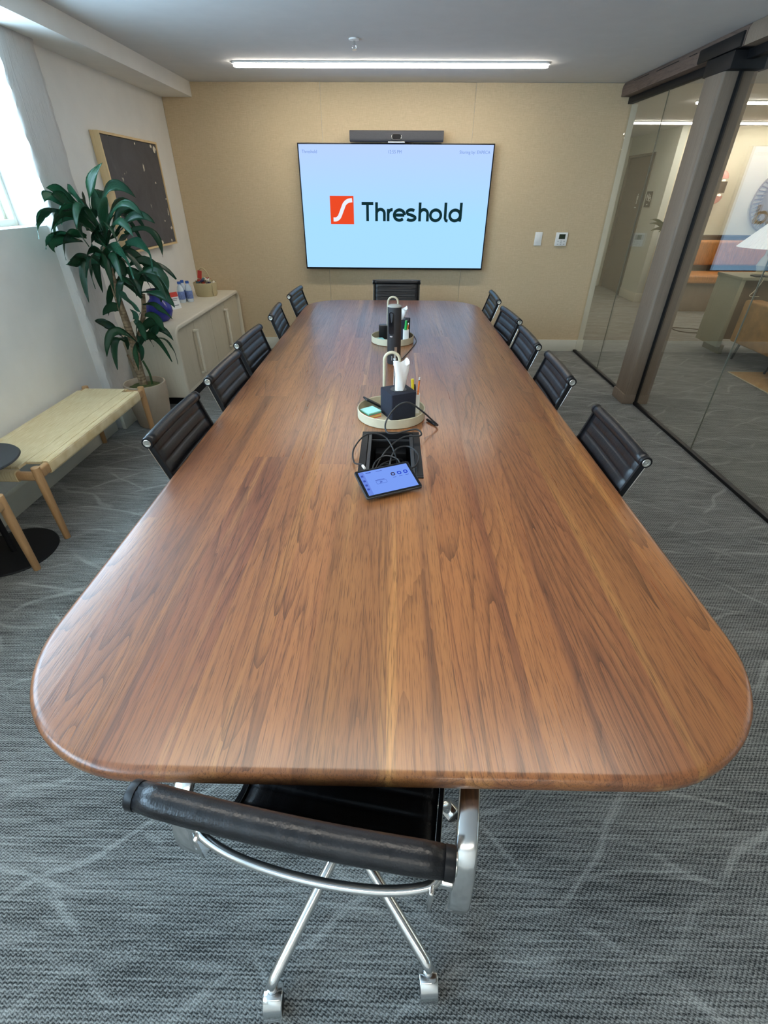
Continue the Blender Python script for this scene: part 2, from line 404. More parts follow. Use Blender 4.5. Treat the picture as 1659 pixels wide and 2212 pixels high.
M['shade'] = plain('pleated_shade', S(240, 234, 220), 0.8, 0, 0.01, 30, Emission_Color=(1, 0.93, 0.82, 1), Emission_Strength=0.35)
M['foliage'] = plain('lounge_foliage', S(58, 84, 44), 0.5, 0, 0.3, 12)

# ------------------------------------------------------------------ the room shell
CEIL = 2.398; YB = 5.77; XL = -2.185; XG = 2.18
struct('floor', bx(-2.6, 8.2, -2.6, 11.2, -0.06, 0.0), M['carpet'], smooth=0)
struct('ceiling', bx(-2.6, 8.2, -2.6, 11.2, CEIL, CEIL+0.1), M['ceiling'], smooth=0)
struct('trim_1', bx(-2.6, -1.8975, -2.5, YB+0.02, 2.288, CEIL-0.0005), M['white_wall'], 'white dropped soffit along the window wall', smooth=0)
# back wall with three fabric panels
struct_wall = struct('wall_back', bx(-2.6, 2.205, YB+0.006, YB+0.19, 0, CEIL-0.001), M['white_wall'], smooth=0)
for a, b in ((-2.184, -0.6975), (-0.6945, 0.7465), (0.7495, 2.205)):
    obj('wall_panel', bx(a, b, YB, YB+0.012, 0.0, CEIL-0.002), M['linen'], struct_wall, bevel=0.0015, bseg=1)
struct('baseboard_back', bx(-1.7, 2.19, YB-0.015, YB-0.001, 0, 0.13), M['trim'], bevel=0.003)
struct('trim_2', bx(2.206, 2.264, YB+0.0, YB+0.2, 0, CEIL-0.002), M['trim'], 'white end casing of the tan wall beside the glass', bevel=0.002)
struct('trim_3', bx(2.192, 2.274, YB-0.016, YB-0.001, 0, 0.132), M['trim'], 'white plinth block at the end of the tan wall', bevel=0.003)
# window wall
wl = bmesh.new()
box(wl, -2.56, XL, -2.5, YB+0.01, 0, WIN_Z[0]); box(wl, -2.56, XL, -2.5, YB+0.01, WIN_Z[1], CEIL-0.001)
ys = [-2.5] + [c for p in sorted(WIN_Y) for c in p] + [YB+0.01]
for a, b in zip(ys[0::2], ys[1::2]): box(wl, -2.56, XL, a, b, WIN_Z[0], WIN_Z[1])
struct('wall_left', wl, M['white_wall'], smooth=0)
struct('wall_front', bx(-2.6, 8.2, -2.6, -2.5, 0, CEIL-0.001), M['white_wall'], smooth=0)
for a, b, nm in ((-2.45, 3.385, 'baseboard_left'), (3.80, YB-0.02, 'baseboard_left')):
    struct(nm, bx(XL+0.001, XL+0.04, a, b, 0, 0.132), M['trim'], bevel=0.003)
# rough plaster column
def column(y0, y1, x1=-2.118, x0=-2.375, ztop=2.288):
    bm = bmesh.new(); path = []; step = 0.018
    def seg(a, b):
        n = max(1, int((Vector(b)-Vector(a)).length/step)); return [tuple(Vector(a).lerp(Vector(b), k/n)) for k in range(n)]
    path = seg((x0, y0), (x1, y0)) + seg((x1, y0), (x1, y1)) + seg((x1, y1), (x0, y1)) + [(x0, y1)]
    nz = int(ztop/0.024); rows = []
    for j in range(nz+1):
        z = ztop*j/nz; row = []
        for (x, y) in path:
            p = Vector((x, y, z)); e = min(abs(y-y0)+abs(x-x1), abs(y-y1)+abs(x-x1))
            k = 0.0035*noise.noise(p*9)+0.002*noise.noise(p*31)
            chip = max(0, 1-e/0.03)
            dx = k - chip*0.006 - chip*0.012*max(0, noise.noise(Vector((0, y0*3, z*16)))+0.2)
            dy = chip*(0.004+0.010*noise.noise(Vector((4.2, y0, z*19)))) if abs(y-y0) < abs(y-y1) else -chip*0.003
            row.append(bm.verts.new((x+dx, y+dy*(1 if abs(y-y0) < 0.2 else 1), z)))
        rows.append(row)
    for a, b in zip(rows[:-1], rows[1:]):
        for i in range(len(path)-1): bm.faces.new((a[i], a[i+1], b[i+1], b[i]))
    bm.faces.new(rows[0]); bm.faces.new(rows[-1][::-1])
    return bm
pc = obj('plaster_column', column(3.42, 3.785), M['plaster'], smooth=60); pc['kind'] = 'structure'
struct('baseboard_column', bx(-2.117, -2.088, 3.40, 3.80, 0, 0.132), M['trim'], bevel=0.003)
pc2 = obj('plaster_column', column(0.36, 0.74), M['plaster'], smooth=60); pc2['kind'] = 'structure'
# windows
for i, (a, b) in enumerate(sorted(WIN_Y, reverse=True)):
    w = thing('window_%d' % (i+1), 'tall daylit window with white painted frame and deep reveal' if i == 0 else 'white framed window further along the same wall', 'window', (-2.42, (a+b)/2, WIN_Z[0]))
    w['kind'] = 'structure'; del w['category']
    z0, z1 = WIN_Z
    for nm, q in (('window_frame', (-2.47, -2.36, b-0.035, b, z0, z1)), ('window_frame', (-2.47, -2.36, a, a+0.035, z0, z1)),
                  ('window_frame', (-2.47, -2.36, a+0.035, b-0.035, z0, z0+0.035)), ('window_frame', (-2.47, -2.36, a+0.035, b-0.035, z1-0.035, z1)),
                  ('mullion', (-2.455, -2.405, (a+b)/2-0.02, (a+b)/2+0.02, z0+0.035, z1-0.035))):
        obj(nm, bx(*q), M['trim'], w, bevel=0.003)
    for s in (b-0.035, a+0.06):
        obj('sash', bx(-2.45, -2.405, s-0.025, s, z0+0.035, z1-0.035), M['trim'], w, bevel=0.003)
    for q0, q1 in ((a+0.062, (a+b)/2-0.022), ((a+b)/2+0.022, b-0.062)):
        obj('pane', bx(-2.43, -2.424, q0, q1, z0+0.037, z1-0.037), M['window_glass'], w, smooth=0)

# glass partition ------------------------------------------------------
wf = thing('wall_right', 'frameless glass partition beyond the timber post', 'wall', (XG, 5.0, 0)); wf['kind'] = 'structure'; del wf['category']
wr = thing('wall_right_near', 'frameless glass partition on the near side of the timber post', 'wall', (XG, 0.8, 0)); wr['kind'] = 'structure'; del wr['category']
GX0, GX1 = 2.184, 2.196
joints = [5.765, 5.02, 4.293]
for a, b in zip(joints[1:], joints[:-1]): obj('glass_pane', bx(GX0, GX1, a+0.002, b-0.002, 0.012, 2.27), M['glass'], wf, smooth=0)
near = [4.05, 3.117, 2.18, 1.24, 0.30, -0.64, -1.58, -2.48]
for a, b in zip(near[1:], near[:-1]): obj('glass_pane', bx(GX0, GX1, a+0.002, b-0.002, 0.012, 2.27), M['glass'], wr, smooth=0)
M['joint'] = plain('clear_joint', S(120, 124, 112), 0.4)
for y in [5.02]+near[1:-1]: obj('glass_joint', bx(GX0+0.002, GX1-0.002, y-0.002, y+0.002, 0.012, 2.27), M['joint'], wf if y > 4.2 else wr, smooth=0)
for a, b, wr_ in ((-2.49, 4.055, wr), (4.293, 5.768, wf)):
    obj('floor_channel', bx(2.170, 2.206, a, b, 0.0, 0.022), M['black_metal'], wr_, bevel=0.002)
    obj('header_channel', bx(2.163, 2.212, a, b, 2.25, 2.296), M['black_metal'], wr_, bevel=0.002)
obj('side_channel', bx(2.176, 2.202, 4.044, 4.0565, 0.023, 2.25), M['black_metal'], wr, bevel=0.002)
# post and beams
tp = thing('timber_post', 'weathered grey-brown square timber post standing in the glass partition', 'post', (2.19, 4.17, 0))
pb = bmesh.new(); prism(pb, [(2.085+0.012, 4.062), (2.30, 4.062), (2.30, 4.285), (2.085, 4.285), (2.085, 4.074)], 0.0, 2.28)
obj('shaft', pb, M['timber'], tp, bevel=0.004)
obj('base_collar', bx(2.074, 2.30, 4.058, 4.292, 0.0, 0.085), M['timber'], tp, bevel=0.004)
obj('steel_cap', bx(2.079, 2.32, 3.99, 4.31, 2.205, 2.292), M['black_metal'], tp, bevel=0.003)
tb = thing('timber_beam', 'dark reclaimed timber beam above the far glass panes', 'beam', (2.2, 5.0, 2.296))
def rough_beam(y0, y1, z0, z1, x0=2.088, x1=2.33):
    bm = bmesh.new(); n = int((y1-y0)/0.06); prof = [(x0, z0), (x0-0.002, z0+0.05), (x0, z1-0.022), (x0+0.012, z1), (x1, z1), (x1, z0)]; rings = []
    for k in range(n+1):
        y = y0+(y1-y0)*k/n
        rings.append([bm.verts.new((x+0.005*noise.noise(Vector((i*3.1, y*2.3, 1))), y, z+(0.003*noise.noise(Vector((i*5.1, y*3, 7))) if i in (0, 5) else 0))) for i, (x, z) in enumerate(prof)])
    for a, b in zip(rings[:-1], rings[1:]):
        for i in range(6): bm.faces.new((a[i], a[(i+1) % 6], b[(i+1) % 6], b[i]))
    bm.faces.new(rings[0][::-1]); bm.faces.new(rings[-1]); return bm
obj('beam_body', rough_beam(3.935, YB-0.002, 2.297, CEIL-0.002), M['timber_beam'], tb)
obj('steel_strap', bx(2.075, 2.33, 3.95, 4.44, 2.297, CEIL-0.03), M['black_metal'], tb, bevel=0.003)
for y, l, dz in ((4.75, 0.35, 0), (5.25, 0.28, 0.006), (4.5, 0.1, -0.004)):
    obj('crack', bx(2.0825, 2.0865, y, y+l, 2.368+dz, 2.3715+dz), M['black_plastic'], tb, smooth=0)
tb2 = thing('timber_beam', 'grey timber beam over the near glass panes by the post', 'beam', (2.2, 1.5, 2.296))
obj('beam_body', rough_beam(-2.48, 3.93, 2.297, CEIL-0.002), M['timber'], tb2)

# ------------------------------------------------------------------ lounge shell beyond the glass
struct('wall_corridor', bx(2.27, 4.24, 10.7, 10.8, 0, CEIL-0.001), M['lounge_grey'], smooth=0)
dw = bmesh.new(); box(dw, 4.24, 4.34, 8.95, 9.60, 0, CEIL-0.001); box(dw, 4.24, 4.34, 9.60, 10.66, 2.13, CEIL-0.001); box(dw, 4.24, 4.34, 10.66, 10.8, 0, CEIL-0.001)
struct('wall_restroom', dw, M['lounge_grey'], smooth=0)
struct('wall_lounge', bx(4.341, 8.2, 8.95, 9.05, 0, CEIL-0.001), M['lounge_wall'], smooth=0)
struct('wall_lounge_right', bx(8.1, 8.2, -2.5, 9, 0, CEIL-0.001), M['lounge_wall'], smooth=0)
struct('wall_corridor_left', bx(2.2, 2.262, YB+0.2, 10.8, 0, CEIL-0.001), M['lounge_grey'], smooth=0)
struct('baseboard_corridor', bx(2.27, 4.225, 10.685, 10.699, 0, 0.13), M['trim'], bevel=0.003)
bb = bmesh.new(); box(bb, 4.222, 4.239, 8.93, 9.58, 0, 0.14); box(bb, 4.222, 4.40, 8.932, 8.949, 0, 0.14)
struct('baseboard_restroom', bb, M['trim'], bevel=0.003)
d1 = thing('door_1', 'dark brown restroom door in the corridor beyond the glass', 'door', (4.26, 10.1, 0)); d1['kind'] = 'structure'; del d1['category']
obj('door_leaf', bx(4.275, 4.315, 9.68, 10.61, 0.008, 2.09), M['door'], d1, bevel=0.002)
for q in ((4.235, 4.34, 9.60, 9.675, 0, 2.13), (4.235, 4.34, 10.615, 10.66, 0, 2.13), (4.235, 4.34, 9.675, 10.615, 2.095, 2.13)):
    obj('door_frame', bx(*q), M['door'], d1, bevel=0.003)
obj('door_back', bx(4.32, 4.34, 9.60, 10.66, 0, 2.13), M['door'], d1, smooth=0)
M['sign_black'] = plain('sign_black', S(34, 34, 34), 0.5); M['sign_white'] = plain('sign_white', S(224, 224, 218), 0.5)
def pictogram(parent, x, y, z, h, skirt=False):
    """little standing figure on a plane facing -x"""
    bm = bmesh.new()
    Mx = Matrix.Translation((x, y, z+h*0.92)) @ Matrix.Rotation(-PI/2, 4, 'Y'); lathe(bm, [(0, 0), (h*0.09, 0), (h*0.09, 0.003), (0, 0.003)], 12, (0, 0, 0), Mx)
    pts = [(-.17, .8), (.17, .8), (.17, .42), (.09, .42), (.09, 0), (-.09, 0), (-.09, .42), (-.17, .42)] if not skirt else [(-.1, .8), (.1, .8), (.24, .32), (.09, .32), (.09, 0), (-.09, 0), (-.09, .32), (-.24, .32)]
    prism(bm, [(y+a*h, z+b*h) for a, b in pts], x-0.003, x, 'x'); obj('pictogram', bm, M['sign_white'], parent, smooth=0)
rs = thing('restroom_sign', 'black restroom sign with white pictograms beside the dark door', 'sign', (4.236, 9.43, 1.385))
obj('plate', bx(4.230, 4.239, 9.33, 9.53, 1.385, 1.60), M['sign_black'], rs, bevel=0.002)
pictogram(rs, 4.2295, 9.48, 1.47, 0.10); pictogram(rs, 4.2295, 9.425, 1.47, 0.10, True)
bm = bmesh.new(); tube(bm, [(4.228, 9.372+0.026*math.cos(a*PI/8), 1.492+0.026*math.sin(a*PI/8)) for a in range(16)], 0.005, 6, closed=True)
box(bm, 4.226, 4.2295, 9.372, 9.384, 1.50, 1.555); box(bm, 4.226, 4.2295, 9.35, 9.384, 1.515, 1.525); obj('pictogram', bm, M['sign_white'], rs, smooth=0)
obj('caption', bx(4.2275, 4.2295, 9.40, 9.45, 1.41, 1.43), M['sign_white'], rs, smooth=0)
ds = thing('door_sign', 'small white figure sign fixed on the dark restroom door', 'sign', (4.27, 9.95, 1.40))
pictogram(ds, 4.2745, 9.95, 1.42, 0.15); obj('caption', bx(4.2715, 4.2745, 9.92, 9.99, 1.36, 1.375), M['sign_white'], ds, smooth=0)

# ------------------------------------------------------------------ linear ceiling lights
def linear_light(x0, x1, y, label, group='linear ceiling lights'):
    t = thing('linear_light', label, 'ceiling light', ((x0+x1)/2, y, CEIL-0.03), 0, group)
    poly = rrect(x0-0.012, x1+0.012, y-0.047, y+0.047, 0.046, 6)
    b = bmesh.new(); prism(b, poly, CEIL-0.012, CEIL-0.001); obj('housing', b, M['white_plastic'], t)
    b = bmesh.new(); prism(b, rrect(x0, x1, y-0.035, y+0.035, 0.034, 6), CEIL-0.028, CEIL-0.0125); obj('diffuser', b, M['lamp' if x1 < 2 else 'lounge_lamp'], t)
linear_light(-1.27, 1.19, 4.99, 'white linear ceiling light in front of the screen wall')
linear_light(-1.27, 1.19, 0.95, 'unseen white linear ceiling light added above the near end of the table')  # added lamp out of view, placed so its reflection misses the table
linear_light(-1.27, 1.19, -1.6, 'white linear ceiling light behind the near end of the room')
linear_light(3.29, 6.6, 8.5, 'far linear ceiling light in the lounge near the booth wall')
linear_light(3.26, 6.6, 6.73, 'second linear ceiling light in the lounge beyond the glass')
linear_light(3.6, 6.6, 4.6, 'linear ceiling light above the lounge sofa')
linear_light(3.6, 6.6, 1.6, 'linear ceiling light in the near part of the lounge')
sp = thing('sprinkler', 'chrome fire sprinkler head on the ceiling', 'sprinkler', (-0.275, 4.31, CEIL-0.06))
b = bmesh.new(); lathe(b, [(0, -0.001), (0.036, -0.001), (0.034, -0.008), (0.016, -0.011), (0, -0.011)], 24, (-0.275, 4.31, CEIL)); obj('escutcheon', b, M['white_plastic'], sp)
b = bmesh.new(); lathe(b, [(0.008, -0.011), (0.008, -0.028), (0.011, -0.03), (0.011, -0.035), (0.004, -0.037), (0.004, -0.05), (0, -0.05)], 14, (-0.275, 4.31, CEIL))
tube(b, spline([(-0.285, 4.31, CEIL-0.033), (-0.288, 4.31, CEIL-0.043), (-0.278, 4.31, CEIL-0.053)], 4), 0.002, 6); tube(b, spline([(-0.265, 4.31, CEIL-0.033), (-0.262, 4.31, CEIL-0.043), (-0.272, 4.31, CEIL-0.053)], 4), 0.002, 6)
obj('sprinkler_body', b, M['alu'], sp)
b = bmesh.new(); lathe(b, [(0, -0.052), (0.015, -0.053), (0.015, -0.055), (0, -0.055)], 16, (-0.275, 4.31, CEIL)); obj('deflector', b, M['alu'], sp)

# ------------------------------------------------------------------ conference table
TX0, TX1, TY0, TY1, TZ, TT, TR = -0.759, 0.766, 0.3975, 4.675, 0.74, 0.045, 0.33
HX0, HX1, HY0, HY1 = -0.114, 0.118, 1.405, 1.78
table = thing('conference_table', 'long walnut conference table with rounded corners', 'table', (0, 2.53, 0))
def slab():
    bm = bmesh.new(); base = []
    cs = [(TX1-TR, TY0+TR, -90), (TX1-TR, TY1-TR, 0), (TX0+TR, TY1-TR, 90), (TX0+TR, TY0+TR, 180)]; N = 20
    prof = [(0.018, 0.0), (0.010, -0.0012), (0.004, -0.0045), (0.0, -0.011), (0.0, -0.026), (0.006, -0.036), (0.016, -TT)]
    rings = []
    for ins, dz in prof:
        ring = []
        for cx, cy, a0 in cs:
            for k in range(N+1):
                a = R(a0+90*k/N); ring.append(bm.verts.new((cx+(TR-ins)*math.cos(a), cy+(TR-ins)*math.sin(a), TZ+dz)))
        rings.append(ring)
    n = len(rings[0])
    for a, b in zip(rings[:-1], rings[1:]):
        for i in range(n): bm.faces.new((a[i], b[i], b[(i+1) % n], a[(i+1) % n]))
    bm.faces.new(rings[0]); bm.faces.new(rings[-1][::-1]); return bm
def cut(src, planes):
    bm = src.copy()
    for co, no in planes:      # keep the side the normal points away from
        g = bm.verts[:]+bm.edges[:]+bm.faces[:]
        r = bmesh.ops.bisect_plane(bm, geom=g, plane_co=co, plane_no=no, clear_outer=True)
        es = [e for e in r['geom_cut'] if isinstance(e, bmesh.types.BMEdge)]
        if es: bmesh.ops.holes_fill(bm, edges=es, sides=0)
        if not bm.verts: break
    return bm
SL = slab()
def piece(x0, x1, y0, y1):
    return cut(SL, [((x0, 0, 0), (-1, 0, 0)), ((x1, 0, 0), (1, 0, 0)), ((0, y0, 0), (0, -1, 0)), ((0, y1, 0), (0, 1, 0))])
staves = [(-0.80, -0.66, [1.15, 2.75]), (-0.66, -0.50, [2.18, 3.6]), (-0.50, -0.375, [1.55, 3.1]), (-0.375, -0.255, [2.62]), (-0.255, -0.16, [1.50, 3.3]), (-0.16, 0.0, [2.35, 3.75]),
          (0.0, 0.135, [2.02, 3.5]), (0.135, 0.285, [2.95]), (0.285, 0.40, [1.72, 3.35]), (0.40, 0.535, [2.5]), (0.535, 0.66, [1.9, 3.2]), (0.66, 0.80, [2.32, 3.55])]
tones = [(0.98, 0.87, 0.84), (1.0, 0.88, 0.82), (0.96, 0.85, 0.80), (1.06, 0.95, 0.86), (1.02, 0.92, 0.84), (0.96, 0.86, 0.80), (1.20, 1.10, 0.94), (1.06, 0.94, 0.82), (1.08, 0.97, 0.84), (1.0, 0.90, 0.80), (1.04, 0.93, 0.80), (1.12, 1.0, 0.82)]
rnd = random.Random(3)
for (x0, x1, js), tone in zip(staves, tones):
    ys_ = [0.0]+js+[5.0]
    for a, b in zip(ys_[:-1], ys_[1:]):
        if x0 < HX1 and x1 > HX0 and a < HY1 and b > HY0:
            bm = bmesh.new(); parts = []
            parts += [(x0, x1, a, HY0)] if a < HY0 else []
            parts += [(x0, x1, HY1, b)] if b > HY1 else []
            if x0 < HX0: parts.append((x0, HX0, max(a, HY0), min(b, HY1)))
            if x1 > HX1: parts.append((HX1, x1, max(a, HY0), min(b, HY1)))
            for q in parts:
                p = piece(*q); me = bpy.data.meshes.new('tmp'); p.to_mesh(me); p.free(); bm.from_mesh(me); bpy.data.meshes.remove(me)
        else: bm = piece(x0, x1, a, b)
        o = obj('stave', bm, M['walnut'], table, smooth=35)
        k = rnd.uniform(0.94, 1.05) if a > 0 else 1.0
        o.color = (tone[0]*k*rnd.uniform(.97, 1.03), tone[1]*k, tone[2]*k*rnd.uniform(.95, 1.04), 1)
SL.free()
for y0, y1 in ((1.02, 1.36), (3.25, 3.95)):
    obj('pedestal', bx(-0.16, 0.16, y0, y1, 0.0, TZ-TT-0.001), M['black_metal'], table, bevel=0.006)
# cable hatch let into the top
hb = thing('cable_hatch', 'black open cable box let into the table top', 'cable box', (0, 1.59, TZ-0.12))
ZT = TZ+0.003
for q in ((HX0, HX1, HY0, HY0+0.014, TZ-0.03, ZT), (HX0, HX1, HY1-0.014, HY1, TZ-0.03, ZT), (HX0, HX0+0.026, HY0+0.014, HY1-0.014, TZ-0.03, ZT), (HX1-0.026, HX1, HY0+0.014, HY1-0.014, TZ-0.03, ZT)):
    obj('rim', bx(q[0]+0.0005, q[1]-0.0005, q[2]+0.0002, q[3]-0.0002, q[4], q[5]), M['black_metal'], hb, bevel=0.0012, bseg=1)
for q in ((HX0+0.027, HX0+0.040, HY0+0.016, HY1-0.016, TZ-0.02, ZT-0.003), (HX1-0.040, HX1-0.027, HY0+0.016, HY1-0.016, TZ-0.02, ZT-0.003)):
    obj('brush_strip', bx(*q), M['dark_grey'], hb, bevel=0.001, bseg=1)
wb = bmesh.new(); a = (HX0+0.02, HX1-0.02, HY0+0.01, HY1-0.01)
box(wb, a[0], a[1], a[2], a[3], TZ-0.125, TZ-0.12); box(wb, a[0], a[0]+0.005, a[2], a[3], TZ-0.12, TZ-0.03); box(wb, a[1]-0.005, a[1], a[2], a[3], TZ-0.12, TZ-0.03)
box(wb, a[0], a[1], a[2], a[2]+0.005, TZ-0.12, TZ-0.03); box(wb, a[0], a[1], a[3]-0.005, a[3], TZ-0.12, TZ-0.03)
obj('well', wb, M['black_metal'], hb, smooth=0)
obj('socket_strip', bx(-0.06, 0.066, 1.70, 1.755, TZ-0.118, TZ-0.055), M['black_plastic'], hb, bevel=0.004)
obj('cross_bar', bx(HX0+0.04, HX1-0.04, 1.728, 1.734, TZ-0.016, TZ-0.010), M['dark_grey'], hb, smooth=0)
M['cable'] = plain('black_cable', (0.02, 0.02, 0.021), 0.45, 0, 0.05)
def cable(label, pts, r=0.0032, nm='cable', ends=()):
    t = thing(nm, label, 'cable', Vector(pts[0]), 0, 'cables in and around the hatch')
    b = bmesh.new(); tube(b, spline(pts, 8), r, 8); obj('cord', b, M['cable'], t)
    for p, q, m, rr in ends:
        b = bmesh.new(); tube(b, [p, q], rr, 8); obj('plug', b, M[m], t, bevel=0.001, bseg=1)
cable('black cable looping left of the hatch to the tablet', [(0.03, 1.60, 0.66), (0.02, 1.62, 0.72), (-0.02, 1.67, 0.77), (-0.09, 1.66, 0.785), (-0.135, 1.58, 0.765), (-0.13, 1.50, 0.75), (-0.10, 1.435, 0.776), (-0.092, 1.417, 0.776)], 0.003, ends=[((-0.094, 1.424, 0.777), (-0.086, 1.404, 0.778), 'white_plastic', 0.005)])
cable('black display cable rising over the tissue box to its plug', [(-0.07, 1.55, 0.66), (-0.02, 1.62, 0.73), (0.05, 1.69, 0.76), (0.12, 1.70, 0.765), (0.10, 1.735, 0.775), (0.0, 1.70, 0.77), (-0.02, 1.755, 0.79), (0.02, 1.80, 0.84), (0.07, 1.81, 0.858), (0.13, 1.81, 0.82), (0.175, 1.825, 0.775), (0.198, 1.832, 0.752), (0.19, 1.85, 0.745)], 0.0035, ends=[((0.19, 1.85, 0.7455), (0.158, 1.90, 0.7475), 'black_plastic', 0.006)])
cable('black cable looping over the right rim of the hatch', [(0.02, 1.47, 0.66), (0.0, 1.52, 0.72), (0.02, 1.58, 0.76), (0.07, 1.60, 0.765), (0.105, 1.54, 0.76), (0.09, 1.47, 0.752), (0.045, 1.45, 0.745), (0.0, 1.44, 0.70)], 0.0032)
cable('thin grey cable coiled in the middle of the hatch', [(-0.06, 1.43, 0.68), (-0.06, 1.50, 0.735), (-0.02, 1.55, 0.75), (0.03, 1.53, 0.745), (0.03, 1.47, 0.735), (-0.02, 1.45, 0.73), (-0.04, 1.50, 0.71), (0.02, 1.56, 0.70), (0.05, 1.60, 0.67)], 0.003)
cable('tangled cord deep inside the hatch', [(-0.07, 1.62, 0.65), (-0.01, 1.58, 0.70), (0.04, 1.50, 0.69), (0.0, 1.45, 0.69), (-0.05, 1.48, 0.70), (-0.03, 1.54, 0.72), (0.04, 1.62, 0.70), (0.06, 1.66, 0.65)], 0.003)

# ------------------------------------------------------------------ chairs
def chair_profile():
    # (y, z) of the sling from the front of the seat to the top roll
    return spline([(0.265, 0.438, 0), (0.23, 0.452, 0), (0.11, 0.446, 0), (-0.01, 0.436, 0), (-0.068, 0.443, 0), (-0.102, 0.475, 0), (-0.128, 0.54, 0), (-0.170, 0.64, 0), (-0.208, 0.74, 0), (-0.243, 0.842, 0)], 14)
PROF = [(p.x, p.y) for p in chair_profile()]
def sling(i0, i1, pitch, half=0.214, thick=0.008):
    """ribbed pad following the profile between two indices"""
    pts = PROF[i0:i1]; s = [0.0]
    for a, b in zip(pts[:-1], pts[1:]): s.append(s[-1]+math.hypot(b[0]-a[0], b[1]-a[1]))
    n = max(1, round(s[-1]/pitch)); p = s[-1]/n; per = 8; L = n*per; bm = bmesh.new()
    NX = 12; fr = []; bk = []
    for k in range(L+1):
        d = s[-1]*k/L; j = max(0, min(len(s)-2, next((q for q in range(len(s)-1) if s[q+1] >= d), len(s)-2)))
        t = (d-s[j])/max(1e-6, s[j+1]-s[j]); y = pts[j][0]+(pts[j+1][0]-pts[j][0])*t; z = pts[j][1]+(pts[j+1][1]-pts[j][1])*t
        ty, tz = pts[j+1][0]-pts[j][0], pts[j+1][1]-pts[j][1]; l = math.hypot(ty, tz); ny, nz = tz/l, -ty/l     # towards the sitter
        ph = abs(math.sin(PI*d/p)); bul = thick*(0.15+0.85*ph**0.38)
        f_, b_ = [], []
        for i in range(NX+1):
            u = -1+2*i/NX; x = u*half; e = 1-abs(u)**8; sag = 0.008*(1-u*u)
            f_.append(bm.verts.new((x, y+ny*(bul*e-sag), z+nz*(bul*e-sag)))); b_.append(bm.verts.new((x, y-ny*(0.014*e+0.002+sag), z-nz*(0.014*e+0.002+sag))))
        fr.append(f_); bk.append(b_)
    for a, b in zip(range(L), range(1, L+1)):
        for i in range(NX):
            bm.faces.new((fr[a][i], fr[a][i+1], fr[b][i+1], fr[b][i])); bm.faces.new((bk[a][i], bk[b][i], bk[b][i+1], bk[a][i+1]))
        for i in (0, NX): bm.faces.new((fr[a][i], fr[b][i], bk[b][i], bk[a][i]))
    for a in (0, L):
        for i in range(NX): bm.faces.new((fr[a][i], fr[a][i+1], bk[a][i+1], bk[a][i]))
    return bm
